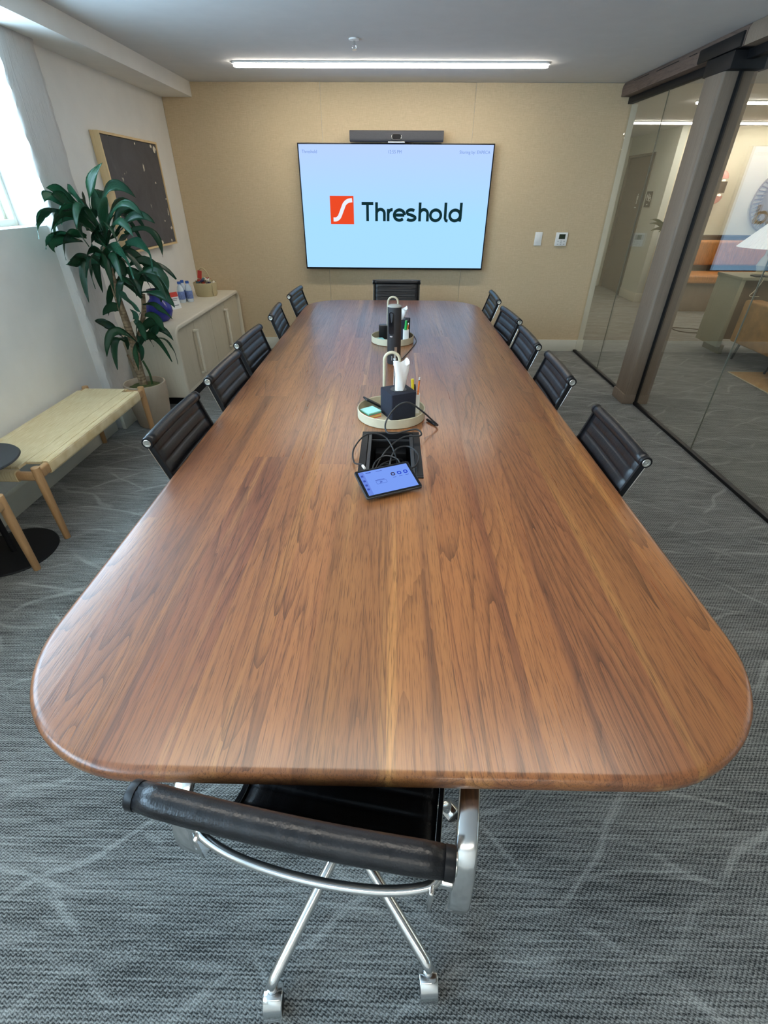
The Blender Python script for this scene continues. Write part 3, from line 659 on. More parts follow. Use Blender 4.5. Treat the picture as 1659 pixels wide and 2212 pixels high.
def make_chair(start):
    t = thing('office_chair', '', 'chair'); nP = len(PROF)
    split = next(i for i, (y, z) in enumerate(PROF) if z > 0.47 and y < -0.1)
    obj('seat', sling(0, split+1, 0.043), M['leather'], t, local=True, smooth=180)
    bkr = obj('backrest', sling(split, nP, 0.0415), M['leather'], t, local=True, smooth=180)
    b = bmesh.new(); yt, zt = PROF[-1]
    pts = [(x, yt-0.004-0.006*(1-(x/0.216)**2), zt+0.002) for x in [(-0.218+0.436*k/14) for k in range(15)]]
    tube(b, pts, [0.0195]+[0.0212]*13+[0.0195], 14); obj('top_roll', b, M['leather'], bkr, local=True, smooth=180)
    for s in (-1, 1):
        b = bmesh.new(); x0, x1 = s*0.2155, s*0.2245
        pr = [p for i_, p in enumerate(PROF) if i_ % 3 == 0 and i_ < len(PROF)-1]+[PROF[-1]]; a0, a1 = [], []
        for k, (y, z) in enumerate(pr):
            q = pr[min(k+1, len(pr)-1)]; o_ = pr[max(k-1, 0)]; ty, tz = q[0]-o_[0], q[1]-o_[1]; l = math.hypot(ty, tz); ny, nz = tz/l, -ty/l
            a0.append((y+ny*0.006, z+nz*0.006)); a1.append((y-ny*0.013, z-nz*0.013))
        vs_ = [[b.verts.new((x, *p)) for p in a0+a1[::-1]] for x in (x0, x1)]; n = len(vs_[0])
        for i in range(n): b.faces.new((vs_[0][i], vs_[0][(i+1) % n], vs_[1][(i+1) % n], vs_[1][i]))
        m_ = len(a0)
        for w in vs_:
            for i in range(m_-1): b.faces.new((w[i], w[i+1], w[n-2-i], w[n-1-i]))
        sf = obj('side_frame', b, M['black_plastic'], t, local=True)
        b = bmesh.new(); tube(b, [(s*0.2255, p[0], p[1]) for p in a1[2:-1]], 0.0013, 6); obj('frame_edge', b, M['alu_cap'], sf, local=True)
        yc, zc = yt-0.004, zt+0.002
        Mx = Matrix.Translation((s*0.2165, yc, zc)) @ Matrix.Rotation(s*PI/2, 4, 'Y')
        b = bmesh.new(); lathe(b, [(0, 0), (0.0203, 0), (0.0203, 0.011), (0.0188, 0.0135), (0.0135, 0.0135), (0, 0.012)], 24, (0, 0, 0), Mx); ring = obj('cap_ring', b, M['black_plastic'], t, local=True)
        b = bmesh.new(); lathe(b, [(0.0132, 0.0115), (0.0132, 0.0150), (0.0122, 0.0160), (0.008, 0.0154), (0.0075, 0.0142), (0.0035, 0.0142), (0.003, 0.0154), (0, 0.0154)], 24, (0, 0, 0), Mx); obj('end_cap', b, M['alu_cap'], ring, local=True)
        # arm: polished flat loop
        path = spline([(s*0.258, 0.10, 0.47), (s*0.260, 0.145, 0.56), (s*0.262, 0.115, 0.635), (s*0.262, 0.03, 0.653), (s*0.262, -0.09, 0.653), (s*0.262, -0.150, 0.630), (s*0.262, -0.178, 0.575), (s*0.262, -0.188, 0.51), (s*0.260, -0.178, 0.455)], 6)
        b = bmesh.new(); rows = []
        for k, p in enumerate(path):
            d = (path[min(k+1, len(path)-1)]-path[max(k-1, 0)]).normalized(); sx = Vector((1, 0, 0)); nn = d.cross(sx).normalized()
            w = 0.019; th = 0.0065
            rows.append([b.verts.new(p+sx*a_*w+nn*c_*th) for a_, c_ in ((-1, -.5), (-.75, -1), (.75, -1), (1, -.5), (1, .5), (.75, 1), (-.75, 1), (-1, .5))])
        for a_, c_ in zip(rows[:-1], rows[1:]):
            for i in range(8): b.faces.new((a_[i], a_[(i+1) % 8], c_[(i+1) % 8], c_[i]))
        b.faces.new(rows[0][::-1]); b.faces.new(rows[-1]); arm = obj('armrest', b, M['alu'], t, local=True, smooth=60)
        b = bmesh.new(); box(b, *sorted((s*0.221, s*0.246)), -0.190, -0.160, 0.572, 0.590); box(b, *sorted((s*0.206, s*0.2145)), -0.212, -0.170, 0.53, 0.605)
        obj('bracket', b, M['alu'], arm, local=True, bevel=0.002, bseg=1)
    b = bmesh.new(); tube(b, spline([(-0.222, -0.180, 0.598), (-0.20, -0.200, 0.597), (-0.12, -0.219, 0.595), (0, -0.226, 0.594), (0.12, -0.219, 0.595), (0.20, -0.200, 0.597), (0.222, -0.180, 0.598)], 6), 0.0085, 10); obj('back_spreader', b, M['alu'], t, local=True)
    b = bmesh.new(); tube(b, spline([(-0.20, 0.02, 0.415), (-0.13, 0.0, 0.395), (0, 0.0, 0.385), (0.13, 0.0, 0.395), (0.20, 0.02, 0.415)], 6), 0.011, 10); obj('seat_spreader', b, M['alu'], t, local=True)
    b = bmesh.new(); lathe(b, [(0, 0.165), (0.03, 0.165), (0.037, 0.18), (0.035, 0.222), (0.026, 0.23), (0.026, 0.27), (0.016, 0.262), (0.016, 0.345), (0.05, 0.35), (0.05, 0.385), (0, 0.39)], 20); obj('column', b, M['alu'], t, local=True)
    for k in range(5):
        a = R(start+72*k); ca, sa = math.cos(a), math.sin(a)
        P = lambda r, z, s_=0: (r*ca-s_*sa, r*sa+s_*ca, z)
        b = bmesh.new(); tube(b, spline([P(0.02, 0.205), P(0.10, 0.180), P(0.20, 0.142), P(0.274, 0.112), P(0.297, 0.098), P(0.301, 0.068)], 5), [0.0135]*16+[0.013]*5+[0.0125]*5, 10); leg = obj('leg', b, M['alu'], t, local=True)
        b = bmesh.new(); ang = a+0.7*math.sin(k*2.3+start); Mx = Matrix.Translation((0.301*ca, 0.301*sa, 0)) @ Matrix.Rotation(ang, 4, 'Z')
        prof = [(-0.012, 0.046), (0.004, 0.066), (0.020, 0.066), (0.036, 0.054), (0.045, 0.034), (0.047, 0.014), (0.041, 0.014), (0.038, 0.030), (0.028, 0.046), (0.012, 0.052), (-0.008, 0.042)]
        prism(b, prof, -0.021, 0.021, 'y', Mx); hood = obj('caster', b, M['alu'], leg, local=True, bevel=0.0018, bseg=1)
        b = bmesh.new()
        for s in (-1, 1):
            Mw = Mx @ Matrix.Translation((0.020, s*0.011, 0.0245)) @ Matrix.Rotation(PI/2, 4, 'X'); lathe(b, [(0, -0.008), (0.021, -0.008), (0.0245, -0.004), (0.0245, 0.004), (0.021, 0.008), (0, 0.008)], 18, (0, 0, 0), Mw)
        bmesh.ops.transform(b, matrix=Matrix.Identity(4), verts=b.verts[:]); obj('caster_wheel', b, M['black_plastic'], leg, local=True)
    return t
chair = make_chair(-111)
def place(c, x, y, rz, label, group):
    c.location = (x, y, 0); c.rotation_euler = (0, 0, R(rz)); c['label'] = label; c['group'] = group
BX = 0.243
spots = [(-0.095, 0.525, -9.5, 'black leather office chair at the near end of the table, seen from behind', 'chairs at the table ends'),
         (0.04, 4.985-BX, 180, 'black ribbed leather chair at the far end under the screen', 'chairs at the table ends')]
left = [(1.665, 0.8, -0.823, 'nearest'), (2.29, 1.5, -0.82, 'second'), (2.885, 2.5, -0.85, 'third'), (3.625, -4, -0.842, 'fourth'), (4.385, 3, -0.835, 'farthest')]
right = [(1.575, 0.5, 0.820, 'nearest'), (2.35, 1.5, 0.830, 'second'), (2.93, 0.8, 0.822, 'third'), (3.53, -3.5, 0.838, 'fourth'), (4.26, 2, 0.852, 'farthest')]
words = {'nearest': 'nearest to the viewer', 'second': 'second from the viewer', 'third': 'in the middle of its row', 'fourth': 'second from the screen wall', 'farthest': 'nearest to the screen wall'}
for y, dr, x, w in left: spots.append((x+BX, y, -90-dr, 'black ribbed leather chair on the window side, '+words[w], 'chairs along the window side'))
for y, dr, x, w in right: spots.append((x-BX, y, 90-dr, 'black ribbed leather chair on the glass wall side, '+words[w], 'chairs along the glass side'))
for i, (x, y, rz, lb, g) in enumerate(spots):
    c = chair if i == 0 else copy_tree(chair)
    place(c, x, y, rz, lb, g)

# ------------------------------------------------------------------ screen wall
TVX0, TVX1, TVZ0, TVZ1, TVY = -0.935, 0.965, 0.871, 1.951, 5.69
tv = thing('television', 'large wall-mounted television showing a company logo', 'television', ((TVX0+TVX1)/2, 5.73, TVZ0))
obj('cabinet', bx(TVX0, TVX1, TVY, TVY+0.05, TVZ0, TVZ1), M['black_plastic'], tv, bevel=0.004)
obj('wall_mount', bx(-0.35, 0.38, TVY+0.05, YB-0.001, 1.2, 1.6), M['black_metal'], tv, bevel=0.004)
def m_screen():
    m, t = newmat('screen_image'); co = t.n('ShaderNodeSeparateXYZ'); t.l(t.coord(), co.inputs[0])
    f = t.ramp(co.outputs[2], 0.45, 1.05); c = t.mix(f, S(160, 212, 252), S(176, 202, 255))
    e = t.n('ShaderNodeEmission'); t.l(c, e.inputs[0]); e.inputs[1].default_value = 1.14; t.l(e.outputs[0], t.out.inputs[0]); return m
M['screen'] = m_screen()
scr = obj('screen', bx(TVX0+0.012, TVX1-0.012, TVY-0.0015, TVY-0.0002, TVZ0+0.016, TVZ1-0.011), M['screen'], tv, smooth=0)
M['ink_red'] = emit('logo_orange', S(238, 76, 40), 1.0); M['ink_dark'] = emit('logo_text', S(20, 48, 52), 1.0); M['ink_white'] = emit('logo_white', S(236, 244, 255), 1.0); M['ink_grey'] = emit('status_text', S(120, 150, 205), 1.0)
KX = 1.024/687; KZ = 0.163/130
fx = lambda a: -0.324+(a-575)*KX
fz = lambda b: 1.315+(757-b)*KZ
YS0, YS1 = TVY-0.0024, TVY-0.0017
obj('logo_square', bx(-0.645, -0.405, YS0+0.0003, YS1, 1.286, 1.530), M['ink_red'], scr, smooth=0)
b = bmesh.new(); ribbon(b, [(fx(p.x), fz(p.y)) for p in spline([(379, 747, 0), (398, 746, 0), (418, 732, 0), (433, 700, 0), (446, 668, 0), (460, 638, 0), (482, 620, 0), (511, 614, 0)], 6)], 0.036, YS0-0.0006, YS0, 'y'); obj('logo_stroke', b, M['ink_white'], scr, smooth=0)
SW = 0.0275
def arc(cx, cy, rx, ry, a0, a1, n=18): return [(fx(cx+rx*math.cos(R(a0+(a1-a0)*k/n))), fz(cy-ry*math.sin(R(a0+(a1-a0)*k/n)))) for k in range(n+1)]
def st(bm, pts, closed=False): ribbon(bm, pts, SW, YS0, YS1, 'y', closed)
L_ = lambda *p: [(fx(a), fz(b_)) for a, b_ in p]
letters = []
def letter(*strokes):
    b = bmesh.new()
    for s_ in strokes: st(b, s_[0], s_[1]) if isinstance(s_, tuple) else st(b, s_)
    letters.append(obj('letter', b, M['ink_dark'], scr, smooth=0))
letter(L_((575, 636), (655, 636)), L_((615, 640), (615, 757)))
letter(L_((677, 627), (677, 757)), arc(704, 705, 27, 30, 180, 0)+L_((731, 757)))
letter(L_((757, 672), (757, 757)), arc(785, 708, 28, 31, 180, 85))
letter(L_((798, 714), (868, 714))[:], arc(834, 714, 36, 36, 0, 315))
letter(arc(914, 695, 29, 18, 40, 180, 10)+L_((893, 707), (914, 713), (934, 721))+arc(914, 733, 30, 17, 15, -150, 10))
letter(L_((974, 627), (974, 757)), arc(1001, 705, 27, 30, 180, 0)+L_((1028, 757)))
letter((arc(1083, 714, 36, 37, 0, 345, 24), True))
letter(L_((1149, 627), (1149, 735), (1155, 750), (1168, 753)))
letter((arc(1216, 714, 36, 37, 0, 345, 24), True), L_((1254, 627), (1254, 735), (1250, 757)))
def text(txt, x, z, y, size, m, parent, align='LEFT', Mt=None, nm='text'):
    cu = bpy.data.curves.new('t', 'FONT'); cu.body = txt; cu.size = size; cu.align_x = align; cu.extrude = 0.0002
    o = bpy.data.objects.new('t', cu); C.objects.link(o); bpy.context.view_layer.update()
    me = bpy.data.meshes.new_from_object(o); bpy.data.objects.remove(o); bm = bmesh.new(); bm.from_mesh(me); bpy.data.meshes.remove(me)
    bm.transform(Mt if Mt is not None else Matrix.Translation((x, y, z)) @ Matrix.Rotation(PI/2, 4, 'X'))
    return obj(nm, bm, m, parent, smooth=0)
text('Threshold', -0.895, 1.872, YS1, 0.036, M['ink_grey'], scr)
text('12:55 PM', 0.005, 1.872, YS1, 0.036, M['ink_grey'], scr, 'CENTER')
text('Sharing by: EXPECA', 0.925, 1.872, YS1, 0.036, M['ink_grey'], scr, 'RIGHT')
sb = thing('video_bar', 'dark grey video conference bar above the television', 'speaker', (0.02, 5.69, 1.955))
b = bmesh.new(); prism(b, rrect(5.645, 5.735, 1.9605, 2.044, 0.022, 5), -0.425, 0.465, 'x'); obj('bar_body', b, M['grey_fabric'], sb, bevel=0.003)
b = bmesh.new(); prism(b, rrect(-0.022, 0.062, 1.975, 2.012, 0.017, 6), 5.640, 5.646, 'y'); lens = obj('camera_window', b, M['black_plastic'], sb)
b = bmesh.new(); tube(b, [(p[0], 5.641, p[1]) for p in rrect(-0.025, 0.065, 1.972, 2.015, 0.019, 6)], 0.003, 6, closed=True); obj('window_ring', b, M['alu'], lens)
obj('stand_foot', bx(-0.06, 0.10, 5.655, 5.70, 1.9515, 1.961), M['white_plastic'], sb, bevel=0.002)
obj('wall_bracket', bx(-0.1, 0.14, 5.735, YB-0.001, 1.98, 2.03), M['black_metal'], sb)
sw = thing('light_switch', 'white rocker light switch on the tan wall', 'switch', (1.54, 5.765, 1.10))
obj('plate', bx(1.503, 1.578, 5.762, YB-0.0005, 1.10, 1.225), M['white_plastic'], sw, bevel=0.002)
obj('rocker', bx(1.523, 1.558, 5.757, 5.762, 1.128, 1.197), M['white_plastic'], sw, bevel=0.002)
th = thing('thermostat', 'white thermostat with dark display beside the light switch', 'thermostat', (1.785, 5.76, 1.098))
obj('housing', bx(1.722, 1.842, 5.75, YB-0.0005, 1.098, 1.223), M['white_plastic'], th, bevel=0.004)
M['lcd'] = plain('lcd_green', S(42, 52, 36), 0.25); M['button'] = plain('button_grey', S(190, 190, 186), 0.5)
obj('display', bx(1.752, 1.818, 5.7485, 5.7505, 1.162, 1.207), M['lcd'], th, smooth=0)
for x, z in ((1.75, 1.142), (1.782, 1.145), (1.814, 1.142), (1.75, 1.115), (1.782, 1.128), (1.814, 1.115), (1.782, 1.112)):
    obj('button', bx(x-0.008, x+0.008, 5.747, 5.7502, z-0.004, z+0.004), M['button'], th, smooth=0)

# ------------------------------------------------------------------ picture on the window wall
pic = thing('framed_artwork', 'dark scratched canvas in a pale wood frame above the cabinet', 'picture', (-2.15, 4.76, 1.14))
F0, F1, G0, G1 = 4.26, 5.265, 1.137, 1.918
for nm, q in (('frame_side', (-2.184, -2.12, F0, F0+0.016, G0, G1)), ('frame_side', (-2.184, -2.12, F1-0.016, F1, G0, G1)), ('frame_side', (-2.184, -2.12, F0+0.016, F1-0.016, G0, G0+0.016)), ('frame_side', (-2.184, -2.12, F0+0.016, F1-0.016, G1-0.016, G1))):
    obj(nm, bx(*q), M['frame_wood'], pic, bevel=0.001, bseg=1)
cv = obj('canvas', bx(-2.18, -2.127, F0+0.019, F1-0.019, G0+0.019, G1-0.019), M['art'], pic, bevel=0.001, bseg=1)
M['flake'] = plain('flaked_paint', S(226, 216, 194), 0.8)
for y, z, s in ((5.20, 1.865, 0.035), (5.14, 1.88, 0.02), (5.215, 1.27, 0.02), (4.93, 1.165, 0.03), (4.83, 1.88, 0.012), (5.08, 1.62, 0.012), (5.23, 1.50, 0.012), (5.1, 1.33, 0.01), (5.16, 1.17, 0.02)):
    b = bmesh.new(); r_ = random.Random(int(y*100+z*1000)); prism(b, [(y+s*(0.6+0.6*r_.random())*math.cos(a*PI/4.5), z+0.8*s*(0.4+0.7*r_.random())*math.sin(a*PI/4.5)) for a in range(9)], -2.1272, -2.1264, 'x'); obj('paint_fleck', b, M['flake'], cv, smooth=0)

# ------------------------------------------------------------------ credenza and things on it
CX1, CY0, CY1, CZ0, CZ1 = -1.73, 3.86, 5.735, 0.085, 0.66
cr = thing('credenza', 'bleached wood credenza with rounded waterfall corners', 'cabinet', (-1.95, 4.8, 0))
out = rrect(CY0, CY1, CZ0, CZ1, 0.11, 8); RR = 0.11
shell = [(CY0, CZ0)]+[(CY0+RR-RR*math.cos(R(90*k/8)), CZ1-RR+RR*math.sin(R(90*k/8))) for k in range(9)]+[(CY1-RR+RR*math.sin(R(90*k/8)), CZ1-RR+RR*math.cos(R(90*k/8))) for k in range(9)]+[(CY1, CZ0)]
th_ = 0.038; ri = RR-th_
inner = [(CY0+th_, CZ0)]+[(CY0+th_+ri-ri*math.cos(R(90*k/8)), CZ1-th_-ri+ri*math.sin(R(90*k/8))) for k in range(9)]+[(CY1-th_-ri+ri*math.sin(R(90*k/8)), CZ1-th_-ri+ri*math.cos(R(90*k/8))) for k in range(9)]+[(CY1-th_, CZ0)]
b = bmesh.new(); n = len(shell); X0, X1 = -2.18, CX1
rows = [[b.verts.new((x, *p)) for p in poly] for poly, x in ((shell, X0), (shell, X1), (inner, X1), (inner, X0))]
for a_, c_ in ((0, 1), (1, 2), (2, 3), (3, 0)):
    for i in range(n-1): b.faces.new((rows[a_][i], rows[a_][i+1], rows[c_][i+1], rows[c_][i]))
for i in (0, n-1): b.faces.new([rows[k][i] for k in range(4)])
obj('shell', b, M['ash'], cr, smooth=40, bevel=0.012, bseg=4)
obj('floor_panel', bx(-2.17, CX1-0.034, CY0+th_, CY1-th_, CZ0, CZ0+0.03), M['ash'], cr)
obj('plinth', bx(-2.12, CX1-0.06, CY0+0.08, CY1-0.08, 0.0, CZ0-0.0005), M['black_metal'], cr)
dy0, dy1 = CY0+th_+0.003, CY1-th_-0.003; nd = 4
for k in range(nd):
    a_, c_ = dy0+(dy1-dy0)*k/nd+0.003, dy0+(dy1-dy0)*(k+1)/nd-0.003
    poly = [(a_, CZ0+0.032), (c_, CZ0+0.032)]
    zt = CZ1-th_-0.003
    rr_ = ri
    if k == nd-1: poly += [(c_, zt-rr_)]+[(c_-rr_+rr_*math.cos(R(90*q/6)), zt-rr_+rr_*math.sin(R(90*q/6))) for q in range(1, 7)]
    else: poly += [(c_, zt)]
    if k == 0: poly += [(a_+rr_-rr_*math.sin(R(90*q/6)), zt-rr_+rr_*math.cos(R(90*q/6))) for q in range(7)]
    else: poly += [(a_, zt)]
    b = bmesh.new(); prism(b, poly, CX1-0.052, CX1-0.032, 'x'); dr = obj('door', b, M['ash_door_shaded'], cr, bevel=0.001, bseg=1)
    if k in (0, 2):
        hy = c_-0.035
        b = bmesh.new(); box(b, CX1-0.004, CX1+0.010, hy-0.013, hy+0.013, 0.16, 0.545); box(b, CX1-0.032, CX1+0.010, hy-0.016, hy+0.022, 0.530, 0.546); box(b, CX1-0.032, CX1+0.010, hy-0.013, hy+0.013, 0.16, 0.176)
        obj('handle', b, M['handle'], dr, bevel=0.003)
CT = CZ1+0.0005
# basket of sweets
bk = thing('sweets_basket', 'beige felt basket with a thin hoop handle holding sweets', 'basket', (-1.935, 5.29, CT))
M['felt'] = plain('beige_felt', S(196, 180, 140), 0.85, 0, 0.05, 200, 0.2)
b = bmesh.new(); lathe(b, [(0, 0.0), (0.098, 0.0), (0.108, 0.02), (0.116, 0.125), (0.112, 0.128), (0.104, 0.03), (0.09, 0.012), (0, 0.012)], 28, (-1.935, 5.29, CT)); obj('basket_body', b, M['felt'], bk)
b = bmesh.new(); tube(b, spline([(-1.935+0.119*math.cos(R(-35))*math.cos(R(a)), 5.29+0.119*math.sin(R(-35))*math.cos(R(a)), CT+0.01+0.245*max(0, math.sin(R(a)))**0.8) for a in range(0, 181, 15)], 3), 0.0055, 8); obj('handle', b, M['felt'], bk)
b = bmesh.new(); Mx = Matrix.Translation((-1.97, 5.28, CT+0.19)) @ Matrix.Rotation(R(12), 4, 'Y'); box(b, -0.02, 0.02, -0.003, 0.003, -0.03, 0.045, Mx); M['red_card'] = plain('red_card', S(206, 66, 52), 0.6)
tag(obj('red_tag', b, M['red_card']), 'red card tag standing up among the sweets in the basket', 'tag')
sweetcols = [S(232, 226, 208), S(226, 220, 200), S(186, 60, 48), S(232, 228, 220), S(60, 120, 128), S(60, 52, 92), S(196, 110, 60), S(120, 96, 60), S(224, 214, 190), S(170, 50, 44)]
smat = [plain('sweet_wrapper', c, 0.35, 0, 0.15, 80) for c in sweetcols]; rs_ = random.Random(5)
def sweet_mesh(m):
    b = bmesh.new(); lathe(b, [(0.0, -0.03), (0.013, -0.03), (0.0045, -0.018), (0.0125, -0.010), (0.014, 0), (0.0125, 0.010), (0.0045, 0.018), (0.013, 0.03), (0, 0.03)], 10)
    return obj('wrapped_sweet', b, m, None, local=True)
protos = []
for k in range(20):
    m = smat[k % 10]
    if k < 10: o = sweet_mesh(m); protos.append(o)
    else: o = protos[k-10].copy(); C.objects.link(o)
    a = k*2.4; rr_ = 0.085*math.sqrt((k % 10+0.5)/10) if k < 10 else 0.07*math.sqrt((k-9.5)/10)
    o.location = (-1.935+rr_*math.cos(a), 5.29+rr_*math.sin(a), CT+(0.115 if k < 10 else 0.142)+0.006*rs_.random()); o.rotation_euler = (R(60+60*rs_.random()), R(60*rs_.random()), R(360*rs_.random()))
    tag(o, '%s wrapped sweet %s in the beige basket' % (('cream', 'ivory', 'red', 'white', 'teal', 'purple', 'orange', 'brown', 'pale gold', 'dark red')[k % 10], 'low in the heap' if k < 10 else 'on top of the heap'), 'sweet', 'wrapped sweets in the basket')
# water bottles
M['bottle'] = plain('pale_bottle', S(214, 224, 232), 0.15, 0, 0.02, 30); M['cap_blue'] = plain('blue_cap', S(38, 88, 168), 0.4); M['label_blue'] = plain('bottle_label', S(112, 132, 186), 0.5, 0, 0.3, 60)
for x, y, lb in ((-2.045, 4.905, 'water bottle with blue cap nearest the little sign'), (-1.985, 4.955, 'water bottle with blue cap nearest the sweets basket'), (-2.05, 4.995, 'water bottle with blue cap behind the other two')):
    t = thing('water_bottle', lb, 'bottle', (x, y, CT), 0, 'water bottles on the credenza')
    b = bmesh.new(); lathe(b, [(0, 0), (0.028, 0), (0.031, 0.006), (0.031, 0.045), (0.0295, 0.06), (0.031, 0.075), (0.031, 0.115), (0.026, 0.135), (0.0135, 0.155), (0.0135, 0.165), (0, 0.165)], 20, (x, y, CT)); obj('bottle_body', b, M['bottle'], t)
    b = bmesh.new(); lathe(b, [(0.0316, 0.03), (0.0322, 0.031), (0.0322, 0.10), (0.0316, 0.101)], 20, (x, y, CT)); obj('bottle_label', b, M['label_blue'], t)
    b = bmesh.new(); lathe(b, [(0, 0.185), (0.0145, 0.185), (0.0165, 0.182), (0.0165, 0.164), (0, 0.164)], 18, (x, y, CT)); obj('bottle_cap', b, M['cap_blue'], t)
# little card sign
cs_ = thing('table_sign', 'small white card sign with a red header on the credenza', 'sign', (-1.985, 4.60, CT))
Ms = Matrix.Translation((-1.985, 4.60, CT)) @ Matrix.Rotation(R(58), 4, 'Z')
b = bmesh.new(); Mt_ = Ms @ Matrix.Rotation(R(-12), 4, 'X'); box(b, -0.05, 0.05, -0.002, 0.002, 0.003, 0.14, Mt_); obj('card', b, M['white_plastic'], cs_, smooth=0)
b = bmesh.new(); box(b, -0.05, 0.05, -0.0035, -0.0022, 0.10, 0.14, Mt_); obj('header_band', b, M['red_card'], cs_, smooth=0)
b = bmesh.new()
for z, w in ((0.085, 0.036), (0.072, 0.026), (0.03, 0.03)): box(b, -w, w, -0.003, -0.0022, z-0.003, z+0.003, Mt_)
obj('print_lines', b, plain('print_grey', S(120, 120, 124), 0.6), cs_, smooth=0)
b = bmesh.new(); box(b, -0.05, 0.05, -0.002, 0.05, 0.0, 0.003, Ms); obj('foot', b, M['white_plastic'], cs_, smooth=0)
# cobalt vase
vz = thing('blue_vase', 'round cobalt blue vase with dark collar behind the plant', 'vase', (-1.93, 4.12, CT))
b = bmesh.new(); lathe(b, [(0, 0), (0.055, 0), (0.085, 0.025), (0.105, 0.075), (0.098, 0.12), (0.07, 0.155), (0.052, 0.175), (0.05, 0.20), (0.045, 0.20), (0.045, 0.17), (0, 0.16)], 32, (-1.93, 4.12, CT)); obj('vase_body', b, M['cobalt'], vz)
b = bmesh.new(); lathe(b, [(0.051, 0.20), (0.062, 0.202), (0.062, 0.24), (0.05, 0.243), (0.046, 0.22), (0.046, 0.20)], 28, (-1.93, 4.12, CT)); obj('collar', b, plain('dark_blue_glaze', S(22, 26, 60), 0.25), vz)

# ------------------------------------------------------------------ bench, side table
def bench(y0, y1, label, x0=-2.135, x1=-1.745):
    t = thing('woven_bench', label, 'bench', ((x0+x1)/2, (y0+y1)/2, 0), 0, 'woven benches under the window')
    for x in (x0, x1):
        for y in (y0, y1):
            b = bmesh.new(); tube(b, [(x, y, 0.0), (x, y, 0.30), (x, y, 0.432)], [0.0165, 0.0205, 0.0205], 16); obj('leg', b, M['oak'], t, bevel=0.003)
    for x in (x0, x1):
        b = bmesh.new(); prism(b, rrect(x-0.016, x+0.016, 0.365, 0.42, 0.012, 4), y0+0.015, y1-0.015, 'y'); obj('long_rail', b, M['oak'], t)
    for y in (y0, y1):
        b = bmesh.new(); prism(b, rrect(y-0.016, y+0.016, 0.36, 0.405, 0.012, 4), x0+0.015, x1-0.015, 'x'); obj('end_rail', b, M['oak'], t)
    # seat of woven paper cord in three strips with the cord wrapped round the rails
    e = 0.075
    def strip(xa, xb, ya, yb, zt):
        b = bmesh.new(); n = 14; rows = []
        for k in range(n+1):
            x = xa+(xb-xa)*k/n; u = (x-(x0+x1)/2)/((x1-x0)/2)
            rows.append([b.verts.new((x, y, zt-0.008*(1-u*u)+dz)) for y, dz in ((ya, -0.004), (ya+0.006, 0), (yb-0.006, 0), (yb, -0.004))]+[b.verts.new((x, y, zt-0.02)) for y in (yb, ya)])
        for a_, c_ in zip(rows[:-1], rows[1:]):
            for i in range(6): b.faces.new((a_[i], a_[(i+1) % 6], c_[(i+1) % 6], c_[i]))
        b.faces.new(rows[0][::-1]); b.faces.new(rows[-1]); return b
    obj('woven_seat', strip(x0+0.018, x1-0.10, y0+0.02, y1-0.02, 0.428), M['weave'], t, smooth=30)
    obj('woven_seat', strip(x1-0.098, x1-0.016, y0+e, y1-e, 0.428), M['weave'], t, smooth=30)
    for x in (x0, x1):
        b = bmesh.new(); prism(b, rrect(x-0.021, x+0.021, 0.359, 0.4275, 0.014, 4), y0+e, y1-e, 'y'); obj('cord_wrap', b, M['weave'], t)
    b = bmesh.new(); prism(b, rrect(y0-0.021, y0+0.021, 0.354, 0.412, 0.014, 4), x0+0.05, x1-0.10, 'x'); obj('cord_wrap', b, M['weave'], t)
    b = bmesh.new(); prism(b, rrect(y1-0.021, y1+0.021, 0.354, 0.412, 0.014, 4), x0+0.05, x1-0.10, 'x'); obj('cord_wrap', b, M['weave'], t)
bench(1.995, 3.155, 'woven paper cord bench with oak legs beside the plant')
bench(0.55, 1.735, 'second woven bench with oak legs at the left edge of view')
st_ = thing('side_table', 'round black metal side table between the two benches', 'side table', (-1.945, 1.865, 0))
b = bmesh.new(); lathe(b, [(0, 0.0), (0.2, 0.0), (0.203, 0.004), (0.2, 0.010), (0, 0.011)], 48, (-1.945, 1.865, 0)); obj('base_plate', b, M['black_metal'], st_)
b = bmesh.new(); tube(b, [(-1.945, 1.865, 0.01), (-1.945, 1.865, 0.51)], 0.014, 16); obj('stem', b, M['black_metal'], st_)
b = bmesh.new(); lathe(b, [(0, 0.508), (0.19, 0.508), (0.194, 0.512), (0.19, 0.518), (0, 0.518)], 48, (-1.945, 1.895, 0)); obj('table_top', b, plain('matt_black_top', S(44, 45, 48), 0.55), st_)
cu = thing('candle_cup', 'small cream ceramic cup on the black side table', 'cup', (-1.945, 1.985, 0.5185))
b = bmesh.new(); lathe(b, [(0, 0), (0.03, 0), (0.036, 0.008), (0.038, 0.06), (0.035, 0.062), (0.032, 0.02), (0, 0.014)], 24, (-1.925, 1.93, 0.5185)); obj('cup_body', b, M['cream'], cu)
b = bmesh.new(); lathe(b, [(0, 0.035), (0.032, 0.035), (0.032, 0.045), (0, 0.047)], 20, (-1.925, 1.93, 0.5185)); obj('wax', b, M['white_plastic'], cu)

